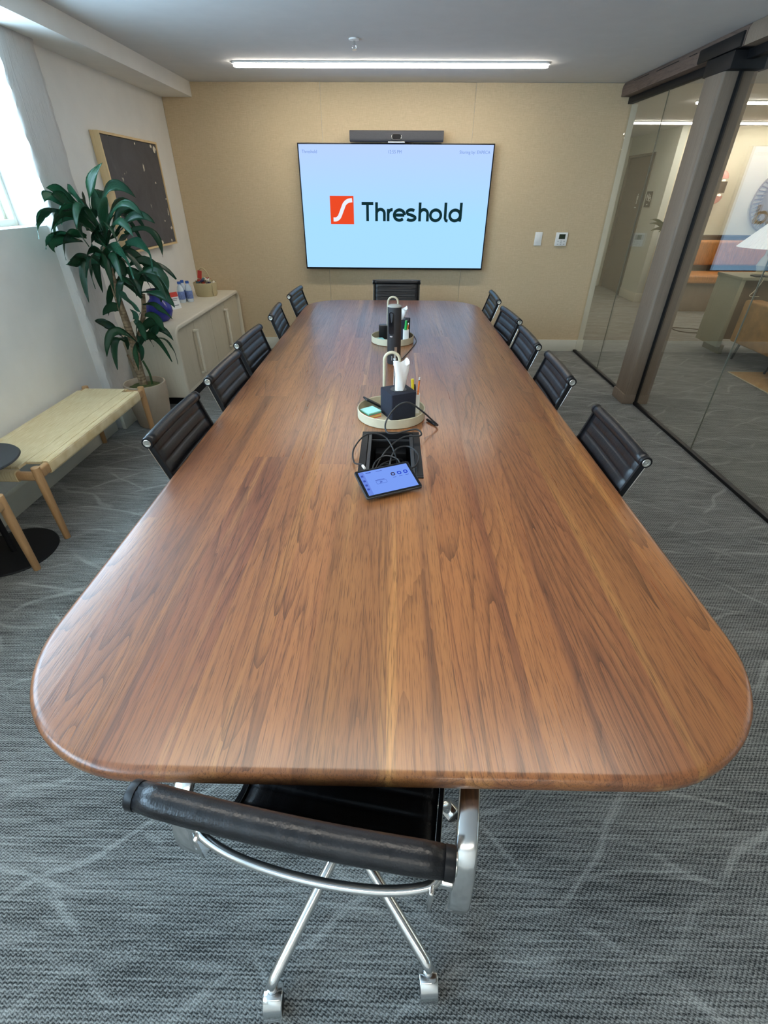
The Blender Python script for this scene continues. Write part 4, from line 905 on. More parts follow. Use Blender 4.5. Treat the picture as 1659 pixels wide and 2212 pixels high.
# ------------------------------------------------------------------ plant
PX, PY = -1.905, 3.52
pl = thing('potted_plant', 'tall corn plant with drooping strap leaves in a beige pot', 'plant', (PX, PY, 0))
b = bmesh.new(); lathe(b, [(0, 0), (0.108, 0), (0.118, 0.012), (0.136, 0.12), (0.150, 0.25), (0.153, 0.325), (0.15, 0.34), (0.14, 0.341), (0.132, 0.32), (0.128, 0.29), (0, 0.28)], 40, (PX, PY, 0)); obj('pot', b, M['terracotta'], pl)
b = bmesh.new(); lathe(b, [(0.1295, 0.285), (0.12, 0.305), (0.08, 0.316), (0.03, 0.322), (0, 0.322)], 32, (PX, PY, 0))
for v in b.verts: v.co.z += 0.008*noise.noise(v.co*30)
obj('moss', b, M['moss'], pl)
trunk = [(PX-0.008, PY, 0.30), (PX-0.01, PY, 0.45), (PX-0.004, PY+0.01, 0.62), (PX-0.006, PY, 0.80), (PX-0.01, PY-0.01, 0.95), (PX-0.01, PY, 1.12), (PX, PY, 1.25)]
b = bmesh.new(); tp_ = spline(trunk, 6); tube(b, tp_, [0.030-0.011*k/(len(tp_)-1) for k in range(len(tp_))], 12); obj('trunk', b, M['bark'], pl)
b = bmesh.new(); q_ = spline([(PX+0.01, PY+0.02, 0.62), (PX+0.06, PY+0.06, 0.72), (PX+0.10, PY+0.09, 0.84), (PX+0.12, PY+0.10, 0.95)], 6); tube(b, q_, [0.020-0.006*k/(len(q_)-1) for k in range(len(q_))], 10); obj('branch', b, M['bark'], pl)
b = bmesh.new(); tube(b, spline([(PX-0.05, PY+0.05, 0.30), (PX-0.075, PY+0.06, 0.42), (PX-0.10, PY+0.06, 0.53)], 6), 0.008, 8); obj('cane', b, M['bark'], pl)
b = bmesh.new(); tube(b, spline([(PX+0.045, PY+0.02, 0.30), (PX+0.05, PY+0.02, 0.40), (PX+0.03, PY+0.01, 0.50)], 6), 0.008, 8); obj('shoot', b, plain('green_stem', S(52, 82, 44), 0.6), pl)
def leaf(p0, p1, p2, w, twist, idx):
    """strap leaf along a quadratic curve through p0, p1, p2"""
    p0, p1, p2 = Vector(p0), Vector(p1), Vector(p2); c = p1*2-(p0+p2)*0.5; n = 12
    bm = bmesh.new(); rows = []; uvl = bm.loops.layers.uv.new('UVMap'); rr = random.Random(idx)
    pln = (p1-p0).cross(p2-p1)
    if pln.length < 1e-6: pln = Vector((0, 1, 0.2))
    pln.normalize(); wv = rr.uniform(0.004, 0.010); phs = rr.uniform(0, 6)
    for k in range(n+1):
        t = k/n; p = p0*(1-t)**2+c*2*t*(1-t)+p2*t*t; d = ((c-p0)*2*(1-t)+(p2-c)*2*t).normalized()
        inn = d.cross(pln).normalized(); tw = R(twist+22*math.sin(2.2*t+phs)); side = (pln*math.cos(tw)+inn*math.sin(tw)).normalized(); nor = side.cross(d).normalized()
        ww = w*0.5*min(1.0, 0.34+1.5*t)*(1-max(0, (t-0.5)/0.5)**2.2)**0.8 if t < 1 else 0.0015
        row = []
        for u in (-1, -0.5, 0, 0.5, 1):
            fold = 0.16*ww*abs(u)+wv*math.sin(9*t+phs+u*1.3)*abs(u)
            row.append(bm.verts.new(p+side*ww*u+nor*fold))
        rows.append(row)
    for k in range(n):
        for i in range(4):
            f = bm.faces.new((rows[k][i], rows[k][i+1], rows[k+1][i+1], rows[k+1][i]))
            for lp, uv in zip(f.loops, ((i/4, k/n), ((i+1)/4, k/n), ((i+1)/4, (k+1)/n), (i/4, (k+1)/n))): lp[uvl].uv = uv
    g = bmesh.ops.solidify(bm, geom=bm.faces[:], thickness=0.0012)
    return bm
LEAVES = [
    ((-1.926, 3.52, 1.45), (-1.894, 3.52, 1.589), (-1.784, 3.54, 1.701), 0.0782, 60),
    ((-1.999, 3.57, 1.437), (-2.004, 3.6, 1.5), (-2.005, 3.62, 1.555), 0.0782, 70),
    ((-1.996, 3.55, 1.397), (-2.03, 3.453, 1.54), (-2.03, 3.292, 1.568), 0.069, 50),
    ((-1.985, 3.49, 1.411), (-2.03, 3.327, 1.529), (-2.03, 3.23, 1.499), 0.06440000000000001, -70),
    ((-1.995, 3.47, 1.429), (-2.011, 3.4, 1.508), (-2.03, 3.325, 1.535), 0.09200000000000001, 80),
    ((-2.03, 3.382, 1.448), (-2.03, 3.164, 1.444), (-2.03, 3.063, 1.327), 0.06440000000000001, 80),
    ((-2.03, 3.4, 1.459), (-2.03, 3.205, 1.453), (-2.03, 3.076, 1.391), 0.0552, 60),
    ((-2.012, 3.47, 1.417), (-2.03, 3.286, 1.419), (-2.03, 3.221, 1.318), 0.09200000000000001, 50),
    ((-1.953, 3.47, 1.395), (-1.934, 3.32, 1.374), (-1.871, 3.27, 1.271), 0.1012, 50),
    ((-1.982, 3.47, 1.313), (-2.03, 3.326, 1.328), (-2.03, 3.255, 1.199), 0.0828, 50),
    ((-2.03, 3.466, 1.307), (-2.03, 3.214, 1.341), (-2.03, 3.099, 1.272), 0.046000000000000006, 80),
    ((-2.03, 3.491, 1.287), (-2.03, 3.217, 1.313), (-2.03, 3.174, 1.247), 0.0782, -60),
    ((-1.86, 3.52, 1.445), (-1.783, 3.57, 1.591), (-1.656, 3.6, 1.522), 0.09200000000000001, 70),
    ((-1.854, 3.47, 1.343), (-1.8, 3.42, 1.448), (-1.765, 3.44, 1.525), 0.0782, 65),
    ((-1.828, 3.52, 1.311), (-1.657, 3.5, 1.43), (-1.538, 3.52, 1.386), 0.06440000000000001, 65),
    ((-1.851, 3.57, 1.362), (-1.753, 3.62, 1.46), (-1.678, 3.67, 1.345), 0.0552, 50),
    ((-1.777, 3.57, 1.326), (-1.618, 3.62, 1.342), (-1.581, 3.62, 1.183), 0.06440000000000001, 60),
    ((-1.739, 3.47, 1.273), (-1.564, 3.37, 1.27), (-1.536, 3.32, 1.123), 0.09200000000000001, -60),
    ((-1.839, 3.42, 1.249), (-1.686, 3.3, 1.246), (-1.632, 3.24, 1.099), 0.09200000000000001, -60),
    ((-1.929, 3.42, 1.228), (-1.92, 3.3, 1.168), (-1.909, 3.26, 1.036), 0.09200000000000001, 70),
    ((-2.03, 3.51, 1.137), (-2.03, 3.373, 1.183), (-2.03, 3.234, 1.178), 0.0782, 70),
    ((-2.03, 3.549, 1.177), (-2.03, 3.413, 1.207), (-2.03, 3.287, 1.198), 0.06440000000000001, 65),
    ((-1.806, 3.57, 1.138), (-1.69, 3.62, 1.16), (-1.59, 3.62, 1.051), 0.069, 60),
    ((-1.762, 3.52, 1.086), (-1.596, 3.52, 1.107), (-1.554, 3.52, 0.985), 0.06440000000000001, 65),
    ((-1.844, 3.42, 0.996), (-1.771, 3.37, 0.945), (-1.69, 3.32, 0.886), 0.0782, 50),
    ((-1.9, 3.52, 0.827), (-1.949, 3.49, 0.888), (-2.03, 3.462, 0.837), 0.0782, 70),
    ((-1.999, 3.52, 0.695), (-2.03, 3.469, 0.769), (-2.03, 3.351, 0.819), 0.0736, 60),
    ((-1.768, 3.52, 0.967), (-1.611, 3.49, 0.98), (-1.512, 3.47, 0.889), 0.0736, 50),
    ((-1.752, 3.57, 1.047), (-1.669, 3.62, 1.02), (-1.668, 3.62, 0.895), 0.06440000000000001, 65),
    ((-1.743, 3.49, 0.904), (-1.611, 3.44, 0.9), (-1.527, 3.42, 0.822), 0.0736, -70),
    ((-1.832, 3.47, 0.872), (-1.789, 3.42, 0.841), (-1.783, 3.42, 0.799), 0.0828, 65),
    ((-1.763, 3.52, 0.828), (-1.668, 3.47, 0.818), (-1.605, 3.42, 0.737), 0.0736, 70),
    ((-1.965, 3.57, 1.396), (-1.939, 3.62, 1.488), (-1.941, 3.64, 1.574), 0.06440000000000001, 65),
    ((-1.876, 3.6, 1.396), (-1.81, 3.64, 1.442), (-1.718, 3.67, 1.442), 0.06440000000000001, 70),
    ((-1.854, 3.42, 1.369), (-1.878, 3.37, 1.338), (-1.892, 3.34, 1.27), 0.09200000000000001, 60),
    ((-1.888, 3.57, 1.289), (-1.813, 3.6, 1.348), (-1.737, 3.62, 1.396), 0.0736, 60),
    ((-1.883, 3.6, 1.262), (-1.81, 3.62, 1.298), (-1.776, 3.64, 1.322), 0.09200000000000001, 70),
    ((-1.942, 3.52, 1.304), (-1.982, 3.52, 1.351), (-2.0, 3.49, 1.371), 0.0736, 70),
    ((-1.871, 3.47, 1.272), (-1.888, 3.44, 1.298), (-1.914, 3.42, 1.311), 0.09200000000000001, -70),
    ((-1.885, 3.55, 1.178), (-1.854, 3.55, 1.14), (-1.844, 3.54, 1.063), 0.09200000000000001, 65),
    ((-1.863, 3.52, 1.066), (-1.772, 3.47, 1.047), (-1.75, 3.47, 0.975), 0.09200000000000001, -70),
    ((-1.969, 3.57, 1.176), (-1.994, 3.57, 1.188), (-2.026, 3.57, 1.22), 0.0828, 65),
    ((-1.858, 3.57, 1.112), (-1.78, 3.57, 1.08), (-1.764, 3.57, 1.006), 0.09200000000000001, 65),
    ((-1.893, 3.47, 1.331), (-1.821, 3.46, 1.367), (-1.794, 3.47, 1.424), 0.0736, 70),
    ((-1.894, 3.42, 1.369), (-1.859, 3.37, 1.315), (-1.811, 3.36, 1.263), 0.0736, 50),
    ((-1.846, 3.46, 1.249), (-1.893, 3.42, 1.192), (-1.893, 3.42, 1.13), 0.0828, 65),
    ((-1.856, 3.55, 1.204), (-1.782, 3.54, 1.243), (-1.722, 3.52, 1.269), 0.0736, -60),
    ((-1.957, 3.52, 0.655), (-2.025, 3.49, 0.754), (-2.03, 3.353, 0.818), 0.0782, 70),
    ((-1.94, 3.5, 0.644), (-1.98, 3.42, 0.664), (-2.012, 3.4, 0.47), 0.0552, -70),
    ((-1.854, 3.47, 0.652), (-1.799, 3.4, 0.616), (-1.811, 3.39, 0.541), 0.06440000000000001, 80),
    ((-1.77, 3.52, 0.662), (-1.6, 3.44, 0.662), (-1.565, 3.42, 0.51), 0.06440000000000001, -60),
    ((-1.858, 3.52, 0.639), (-1.868, 3.55, 0.731), (-1.812, 3.57, 0.835), 0.09200000000000001, 60),
    ((-1.821, 3.55, 0.654), (-1.716, 3.57, 0.728), (-1.623, 3.57, 0.64), 0.0552, 60),
    ((-1.925, 3.57, 0.649), (-2.03, 3.573, 0.652), (-2.03, 3.418, 0.696), 0.046000000000000006, 60),
    ((-1.853, 3.57, 0.694), (-1.765, 3.57, 0.76), (-1.67, 3.57, 0.772), 0.0828, 80),
    ((-1.821, 3.47, 0.803), (-1.776, 3.44, 0.757), (-1.76, 3.42, 0.666), 0.0828, 70),
    ((-1.832, 3.55, 0.654), (-1.739, 3.54, 0.702), (-1.672, 3.52, 0.772), 0.0736, 50),
]
for i, (p0, p1, p2, w_, tw) in enumerate(LEAVES):
    obj('leaf', leaf(p0, p1, p2, w_*0.86, tw, i), M['leaf'], pl, smooth=180)
rp = random.Random(21)
for (cx, cy, cz, nn, rad, lift) in ((-1.885, 3.50, 1.30, 14, 0.34, 0.20), (-1.90, 3.51, 1.12, 9, 0.26, 0.0), (-1.79, 3.60, 0.98, 9, 0.27, 0.05), (-1.86, 3.50, 0.62, 5, 0.22, 0.02)):
    for k in range(nn):
        a = 2*PI*k/nn+rp.uniform(-0.3, 0.3); r_ = rad*rp.uniform(0.7, 1.1); dz = lift*rp.uniform(0.2, 1.2)
        p0 = Vector((cx, cy, cz+rp.uniform(-0.06, 0.06))); p1 = p0+Vector((0.55*r_*math.cos(a), 0.55*r_*math.sin(a), 0.08+dz*0.7)); p2 = p0+Vector((r_*math.cos(a), r_*math.sin(a), dz-rp.uniform(0.02, 0.16)))
        for q in (p1, p2): q.x = max(q.x, -2.035)
        obj('leaf', leaf(p0, p1, p2, 0.056, rp.choice((10, 35, -30, 60, -60)), 100+k), M['leaf'], pl, smooth=180)

# ------------------------------------------------------------------ things on the table
M['pencil'] = plain('orange_pencil', S(226, 120, 52), 0.4); M['yellow'] = plain('yellow_marker', S(232, 206, 50), 0.4); M['green'] = plain('green_marker', S(48, 176, 84), 0.35); M['eraser'] = plain('eraser_white', S(232, 226, 216), 0.7)
M['note_teal'] = plain('note_teal', S(168, 226, 214), 0.8, 0, 0.02); M['note_yellow'] = plain('note_yellow', S(232, 214, 120), 0.8); M['note_green'] = plain('note_green', S(96, 176, 140), 0.8); M['note_coral'] = plain('note_coral', S(226, 128, 96), 0.8)
def tray(cx, cy, r, hoop_h, label, hr, hy=0.08):
    t = thing('round_tray', label, 'tray', (cx, cy, TZ), 0, 'round cream trays on the table')
    b = bmesh.new(); lathe(b, [(0, 0.0005), (r-0.004, 0.0005), (r, 0.004), (r, 0.040), (r-0.002, 0.042), (r-0.005, 0.040), (r-0.005, 0.006), (0, 0.005)], 64, (cx, cy, TZ)); obj('tray_body', b, M['cream'], t)
    b = bmesh.new(); pts = [(cx-hr, cy+hy, TZ+0.004), (cx-hr, cy+hy, TZ+hoop_h-hr)]+[(cx-hr*math.cos(R(a)), cy+hy, TZ+hoop_h-hr+hr*math.sin(R(a))) for a in range(15, 180, 15)]+[(cx+hr, cy+hy, TZ+hoop_h-hr), (cx+hr, cy+hy, TZ+0.004)]
    tube(b, pts, 0.0065, 12); obj('carry_hoop', b, M['cream'], t)
def tissue_box(cx, cy, s, h, rot, label, tissue=True, tall=1.0):
    z = TZ+0.0058
    t = thing('tissue_box', label, 'tissue box', (cx, cy, z), R(rot))
    b = bmesh.new(); prism(b, rrect(-s/2, s/2, -s/2, s/2, 0.008, 4), 0, h); obj('box_cover', b, M['navy'], t, local=True, bevel=0.003)
    b = bmesh.new(); lathe(b, [(0, h+0.0003), (0.035, h+0.0003), (0.035, h+0.001), (0, h+0.001)], 24); obj('slot', b, M['black_plastic'], t, local=True)
    if tissue:
        b = bmesh.new(); n = 16; mm = 12; rows = []
        for j in range(mm+1):
            v = j/mm; z_ = h+0.001+0.115*v*tall; row = []
            for i in range(n):
                a = 2*PI*i/n; wx = (0.020+0.016*v)*(1+0.16*math.sin(3*a+4*v)); wy = (0.012+0.004*v)*(1+0.3*math.sin(4*a+6*v))
                top = 0.012*math.sin(2*a+0.6)*v*v
                row.append(b.verts.new((wx*math.cos(a)+0.012*v, wy*math.sin(a)-0.014+0.012*v, z_+top)))
            rows.append(row)
        for a_, c_ in zip(rows[:-1], rows[1:]):
            for i in range(n): b.faces.new((a_[i], a_[(i+1) % n], c_[(i+1) % n], c_[i]))
        b.faces.new(rows[0][::-1]); obj('tissue', b, M['tissue'], t, local=True, smooth=70)
    return t
def sticky(cx, cy, rot, label, layers, w=0.074):
    z = TZ+0.0058
    t = thing('sticky_note_pad', label, 'note pad', (cx, cy, z), R(rot)); zz = 0
    for h, m in layers:
        b = bmesh.new(); box(b, -w/2, w/2, -w/2, w/2, zz, zz+h-0.0003); obj('note_block', b, M[m], t, local=True, smooth=0); zz += h
def pen_cup(cx, cy, rot, label, h=0.085, w=0.036):
    z = TZ+0.0058; t = thing('pen_cup', label, 'pen cup', (cx, cy, z), R(rot)); b = bmesh.new(); e = 0.003
    o_ = rrect(-w/2, w/2, -w/2, w/2, 0.008, 4); i_ = rrect(-w/2+e, w/2-e, -w/2+e, w/2-e, 0.006, 4); n = len(o_)
    r0 = [b.verts.new((*p, 0)) for p in o_]; r1 = [b.verts.new((*p, h)) for p in o_]; r2 = [b.verts.new((*p, h)) for p in i_]; r3 = [b.verts.new((*p, 0.004)) for p in i_]
    for a_, c_ in ((r0, r1), (r1, r2), (r2, r3)):
        for i in range(n): b.faces.new((a_[i], a_[(i+1) % n], c_[(i+1) % n], c_[i]))
    b.faces.new(r0[::-1]); b.faces.new(r3); obj('cup_body', b, M['white_plastic'], t, local=True)
def stick(name, label, cat, p0, p1, parts, group=None):
    """parts: (t0, t1, radius, material, part name) along the axis"""
    p0, p1 = Vector(p0), Vector(p1); t = thing(name, label, cat, p0, 0, group)
    for a, c_, r, m, nm in parts:
        b = bmesh.new(); rr_ = r if isinstance(r, tuple) else (r, r); tube(b, [p0.lerp(p1, a), p0.lerp(p1, c_)], list(rr_), 10); obj(nm, b, M[m], t)
tray(0.003, 1.952, 0.148, 0.254, 'round cream tray with hoop handle nearer the tablet', 0.033)
tray(0.006, 3.215, 0.140, 0.254, 'round cream tray with hoop handle at the far end behind the tower', 0.033, 0.108)
tissue_box(0.032, 1.957, 0.118, 0.114, 26, 'navy felt tissue box with a raised white tissue in the near tray')
tissue_box(0.055, 3.245, 0.118, 0.128, -10, 'navy felt tissue box in the far tray', True, 0.6)
sticky(-0.087, 1.935, 38, 'teal topped stack of coloured sticky notes in the near tray', [(0.006, 'note_coral'), (0.007, 'note_yellow'), (0.005, 'note_coral'), (0.006, 'note_green'), (0.005, 'note_teal')], 0.066)
sticky(-0.08, 3.19, 20, 'pale teal sticky note pad in the far tray', [(0.004, 'note_green'), (0.012, 'note_teal')], 0.058)
pen_cup(0.108, 1.987, 8, 'white pen cup beside the near tissue box')
pen_cup(0.092, 3.153, 8, 'white pen cup in the far tray behind the tower')
zc = TZ+0.012
stick('pencil', 'orange pencil standing in the near pen cup', 'pencil', (0.113, 1.982, zc), (0.122, 1.975, 0.907), [(0, 0.9, 0.0036, 'pencil', 'shaft'), (0.9, 0.93, 0.0038, 'alu', 'ferrule'), (0.93, 1, 0.0034, 'eraser', 'eraser')])
stick('highlighter', 'yellow highlighter standing in the near pen cup', 'marker', (0.103, 1.992, zc), (0.092, 1.993, 0.893), [(0, 0.55, 0.006, 'black_plastic', 'barrel'), (0.55, 0.75, (0.004, 0.006), 'yellow', 'collar'), (0.75, 1, 0.0068, 'yellow', 'cap')])
stick('pen', 'black pen standing in the near pen cup', 'pen', (0.112, 1.995, zc), (0.104, 2.0, 0.868), [(0, 0.9, 0.004, 'black_plastic', 'barrel'), (0.9, 1, (0.004, 0.0025), 'black_plastic', 'tip')])
stick('pencil', 'orange pencil standing in the far pen cup', 'pencil', (0.097, 3.148, zc), (0.106, 3.143, 0.872), [(0, 0.9, 0.0036, 'pencil', 'shaft'), (0.9, 0.93, 0.0038, 'alu', 'ferrule'), (0.93, 1, 0.0034, 'eraser', 'eraser')])
stick('highlighter', 'green highlighter standing in the far pen cup', 'marker', (0.086, 3.158, zc), (0.092, 3.153, 0.885), [(0, 0.6, 0.008, 'green', 'barrel'), (0.6, 1, (0.0095, 0.007), 'green', 'cap')])
stick('presenter_pen', 'slim clear pen with silver bands standing behind the near tissue box', 'pen', (0.015, 2.052, TZ+0.0058), (0.0155, 2.055, 0.985), [(0, 0.78, 0.005, 'alu', 'barrel'), (0.78, 0.81, 0.0066, 'white_plastic', 'band'), (0.81, 0.88, 0.0055, 'dark_grey', 'grip'), (0.88, 0.91, 0.0066, 'white_plastic', 'band'), (0.91, 1, 0.0058, 'alu', 'cap')])
b = bmesh.new(); Mx = Matrix.Translation((-0.082, 2.022, TZ+0.0065)) @ Matrix.Rotation(R(24), 4, 'Z') @ Matrix.Rotation(R(32), 4, 'Y') ; box(b, -0.045, 0.045, -0.024, 0.024, 0, 0.008, Matrix.Translation((0, 0, 0.024)) @ Mx)
tag(obj('remote_control', b, M['black_plastic'], bevel=0.002), 'black remote control leaning in the near tray', 'remote')
b = bmesh.new(); Mx = Matrix.Translation((-0.030, 3.272, TZ+0.0058)) @ Matrix.Rotation(R(5), 4, 'Z'); box(b, -0.055, -0.002, -0.025, 0.025, 0, 0.085, Mx)
tag(obj('card_box', b, M['black_plastic'], bevel=0.003), 'small black box standing at the left of the far tray', 'box')
b = bmesh.new(); lathe(b, [(0, 0), (0.034, 0), (0.037, 0.004), (0.034, 0.009), (0, 0.011)], 28, (-0.035, 3.125, TZ+0.0058))
tag(obj('coaster_puck', b, M['white_plastic']), 'white round puck lying in the far tray', 'puck')
# camera tower
tw = thing('camera_tower', 'tall graphite cylindrical conference camera standing on the table', 'camera', (0.014, 2.735, TZ))
b = bmesh.new(); lathe(b, [(0, 0.0005), (0.036, 0.0005), (0.0385, 0.004), (0.0385, 0.303), (0.036, 0.305), (0, 0.305)], 40, (0.014, 2.735, TZ)); obj('tower_body', b, M['dark_grey'], tw)
b = bmesh.new(); lathe(b, [(0, 0.3135), (0.030, 0.3135), (0.0365, 0.310), (0.0385, 0.3055), (0, 0.3055)], 40, (0.014, 2.735, TZ)); obj('top_cap', b, plain('light_grey_cap', S(168, 166, 158), 0.6), tw)
def curved_patch(bm, a0, a1, z0, z1, r, rc, n=12, m=12):
    """rounded patch on a vertical cylinder; angles in degrees, 270 faces the viewer"""
    am, hw, hz = (a0+a1)/2, (a1-a0)/2, (z1-z0)/2; rows = []
    poly = rrect(-hw*PI/180*r, hw*PI/180*r, -hz, hz, rc, 5); vs_ = []
    for s_ in (r, r-0.002): vs_.append([bm.verts.new((0.014+s_*math.cos(R(am)+p[0]/r), 2.735+s_*math.sin(R(am)+p[0]/r), TZ+(z0+z1)/2+p[1])) for p in poly])
    bm.faces.new(vs_[0]); k = len(poly)
    for i in range(k): bm.faces.new((vs_[0][i], vs_[0][(i+1) % k], vs_[1][(i+1) % k], vs_[1][i]))
b = bmesh.new(); curved_patch(b, 222, 266, 0.165, 0.282, 0.0398, 0.0135); obj('lens_window', b, plain('gloss_black', (0.006, 0.006, 0.008), 0.08), tw, smooth=60)
b = bmesh.new(); curved_patch(b, 232, 256, 0.152, 0.158, 0.0392, 0.002); obj('window_lip', b, M['alu'], tw, smooth=60)
b = bmesh.new(); curved_patch(b, 274, 296, 0.048, 0.10, 0.0394, 0.002); obj('badge', b, M['alu_cap'], tw, smooth=60)
b = bmesh.new(); curved_patch(b, 250, 256, 0.025, 0.05, 0.0392, 0.001); obj('maker_mark', b, plain('mark_grey', S(150, 150, 150), 0.6), tw, smooth=60)
t = thing('tower_cable', 'thin black cable running from the camera tower to the far tray', 'cable', (0.05, 2.75, TZ))
b = bmesh.new(); tube(b, spline([(0.045, 2.77, TZ+0.012), (0.062, 2.80, TZ+0.005), (0.09, 2.90, TZ+0.003), (0.13, 3.05, TZ+0.003), (0.165, 3.22, TZ+0.003), (0.15, 3.38, TZ+0.003)], 6), 0.0025, 8); obj('cord', b, M['cable'], t)
# tablet on its wedge
tb_ = thing('tablet', 'small tablet controller on a wedge stand with a blue lit screen', 'tablet', (-0.010, 1.328, TZ), R(24.5))
TILT = Matrix.Translation((0.008, -0.052, 0.0095)) @ Matrix.Rotation(R(17), 4, 'X')     # local origin: middle of the front edge
b = bmesh.new(); prism(b, rrect(-0.099, 0.099, 0.0, 0.124, 0.008, 5), 0.0, 0.009, 'z', TILT); obj('tablet_body', b, M['dark_grey'], tb_, local=True, bevel=0.002)
b = bmesh.new(); prism(b, rrect(-0.0965, 0.0965, 0.0025, 0.1215, 0.006, 5), 0.009, 0.0094, 'z', TILT); obj('bezel', b, plain('bezel_black', (0.006, 0.006, 0.007), 0.15), tb_, local=True)
M['tab_blue'] = emit('tablet_screen', S(122, 158, 245), 1.0); M['tab_mid'] = emit('tablet_sidebar', S(108, 138, 226), 1.0); M['tab_ink'] = emit('tablet_ink', S(66, 88, 176), 1.0); M['tab_deep'] = emit('tablet_icon', S(38, 66, 200), 1.0); M['tab_dark'] = emit('tablet_icon_dark', S(62, 58, 84), 1.0)
b = bmesh.new(); box(b, -0.088, 0.088, 0.010, 0.114, 0.0094, 0.0098, TILT); ts = obj('lit_screen', b, M['tab_blue'], tb_, local=True, smooth=0)
def ui(nm, x0, x1, y0, y1, m, h=0.0101):
    b = bmesh.new(); box(b, x0, x1, y0, y1, 0.0098, h, TILT); obj(nm, b, M[m], ts, local=True, smooth=0)
ui('sidebar', -0.088, -0.071, 0.010, 0.113, 'tab_mid')
for y in (0.097, 0.075, 0.056, 0.038): ui('menu_icon', -0.084, -0.076, y-0.006, y+0.002, 'tab_ink', 0.0103)
ui('title_line', -0.064, -0.046, 0.104, 0.107, 'tab_ink'); ui('subtitle_line', -0.028, -0.006, 0.104, 0.1055, 'tab_ink'); ui('caption_line', -0.044, -0.012, 0.066, 0.068, 'tab_ink')
b = bmesh.new(); ribbon(b, rrect(-0.044, -0.008, 0.050, 0.063, 0.003, 4), 0.0008, 0.0098, 0.0101, 'z', True); bmesh.ops.transform(b, matrix=TILT, verts=b.verts[:]); obj('button_outline', b, M['tab_ink'], ts, local=True, smooth=0)
ui('button_word', -0.032, -0.024, 0.054, 0.058, 'tab_ink')
for x, m in ((0.024, 'tab_dark'), (0.047, 'tab_deep'), (0.070, 'tab_deep')):
    b = bmesh.new(); ribbon(b, rrect(x-0.0055, x+0.0055, 0.074, 0.085, 0.0035, 4), 0.0035, 0.0098, 0.0102, 'z', True); bmesh.ops.transform(b, matrix=TILT, verts=b.verts[:]); obj('app_icon', b, M[m], ts, local=True, smooth=0)
    ui('app_name', x-0.006, x+0.006, 0.064, 0.0655, 'tab_ink')
b = bmesh.new(); prism(b, [(-0.030, 0.0005), (0.062, 0.0005), (0.055, 0.036), (-0.022, 0.012)], -0.055, 0.055, 'x'); obj('wedge_stand', b, M['black_plastic'], tb_, local=True, bevel=0.002)

# ------------------------------------------------------------------ lounge furniture
bo = thing('booth_seat', 'cognac leather booth bench against the lounge wall', 'bench', (6.1, 8.5, 0))
obj('booth_base', bx(4.52, 7.9, 8.17, 8.90, 0.0, 0.40), M['booth_wood'], bo, bevel=0.004)
obj('seat_cushion', bx(4.54, 7.9, 8.06, 8.66, 0.42, 0.53), M['cognac'], bo, bevel=0.03, bseg=4)
obj('seat_trim', bx(4.52, 7.9, 8.10, 8.90, 0.40, 0.42), M['booth_wood'], bo, bevel=0.003)
obj('back_cushion', bx(4.72, 7.9, 8.70, 8.86, 0.60, 0.955), M['cognac'], bo, bevel=0.04, bseg=4)
obj('back_panel', bx(4.56, 7.9, 8.86, 8.935, 0.42, 0.985), M['booth_wood'], bo, bevel=0.003)
obj('end_panel', bx(4.50, 4.535, 8.12, 8.935, 0.0, 0.99), M['booth_wood'], bo, bevel=0.003)
obj('ledge', bx(4.54, 7.9, 8.84, 8.938, 0.985, 1.02), plain('dark_ledge', S(76, 62, 48), 0.5), bo, bevel=0.003)
lp = thing('lounge_plant', 'small green plant in a dark planter behind the timber post', 'plant', (4.42, 8.62, 0))
b = bmesh.new(); prism(b, rrect(4.28, 4.48, 8.5, 8.8, 0.02, 3), 0.0, 0.98); obj('planter', b, M['booth_wood'], lp)
rl_ = random.Random(9)
for k in range(26):
    a = rl_.uniform(0, 2*PI); r_ = rl_.uniform(0.25, 0.42); el = rl_.uniform(0.1, 0.5)
    p0 = Vector((4.42+0.03*math.cos(a), 8.62+0.03*math.sin(a), 0.97)); p2 = p0+Vector((r_*math.cos(a), 0.6*r_*math.sin(a), el*0.8)); p1 = (p0+p2)/2+Vector((0, 0, 0.08))
    p2.y = min(p2.y, 8.9)
    obj('leaf', leaf(p0, p1, p2, 0.045, 60, k+500), M['foliage'], lp, smooth=180)
sc_ = thing('wall_sconce', 'pink glass capsule wall sconce with dark middle band', 'wall lamp', (4.99, 8.88, 1.44))
def dome(z, s):
    b = bmesh.new(); lathe(b, [(0.105*math.cos(R(a)), s*0.105*math.sin(R(a))) for a in range(0, 90, 10)]+[(0, s*0.105)], 24, (4.99, 8.87, z)); 
    for v in b.verts: v.co.y = min(8.945, 8.945-0.09+(v.co.y-8.87)*0.8)
    return b
obj('upper_glass', dome(1.765, 1), M['pink_glass'], sc_); obj('lower_glass', dome(1.545, -1), M['pink_glass'], sc_)
b = bmesh.new(); lathe(b, [(0, 0), (0.106, 0), (0.106, 0.145), (0, 0.145)], 24, (4.99, 8.855, 1.583)); 
obj('middle_band', b, plain('dark_bronze', S(84, 66, 58), 0.4), sc_)
for z in (1.738, 1.555):
    b = bmesh.new(); lathe(b, [(0, -0.02), (0.02, -0.014), (0.026, 0), (0.02, 0.014), (0, 0.02)], 16, (5.01, 8.79, z)); obj('bulb', b, M['bulb'], sc_)
sn = thing('wall_medallion', 'large round ridged medallion on the lounge wall above the booth', 'wall decor', (6.08, 8.93, 1.03))
Mx = Matrix.Translation((6.08, 8.93, 1.48)) @ Matrix.Rotation(PI/2, 4, 'X')
M['disc'] = plain('woven_disc', S(150, 132, 104), 0.8, 0, 0.15, 60, 0.3)
b = bmesh.new(); lathe(b, [(0, 0.0), (0.33, 0.0), (0.33, 0.012), (0, 0.014)], 48, (0, 0, 0), Mx); obj('disc', b, M['disc'], sn)
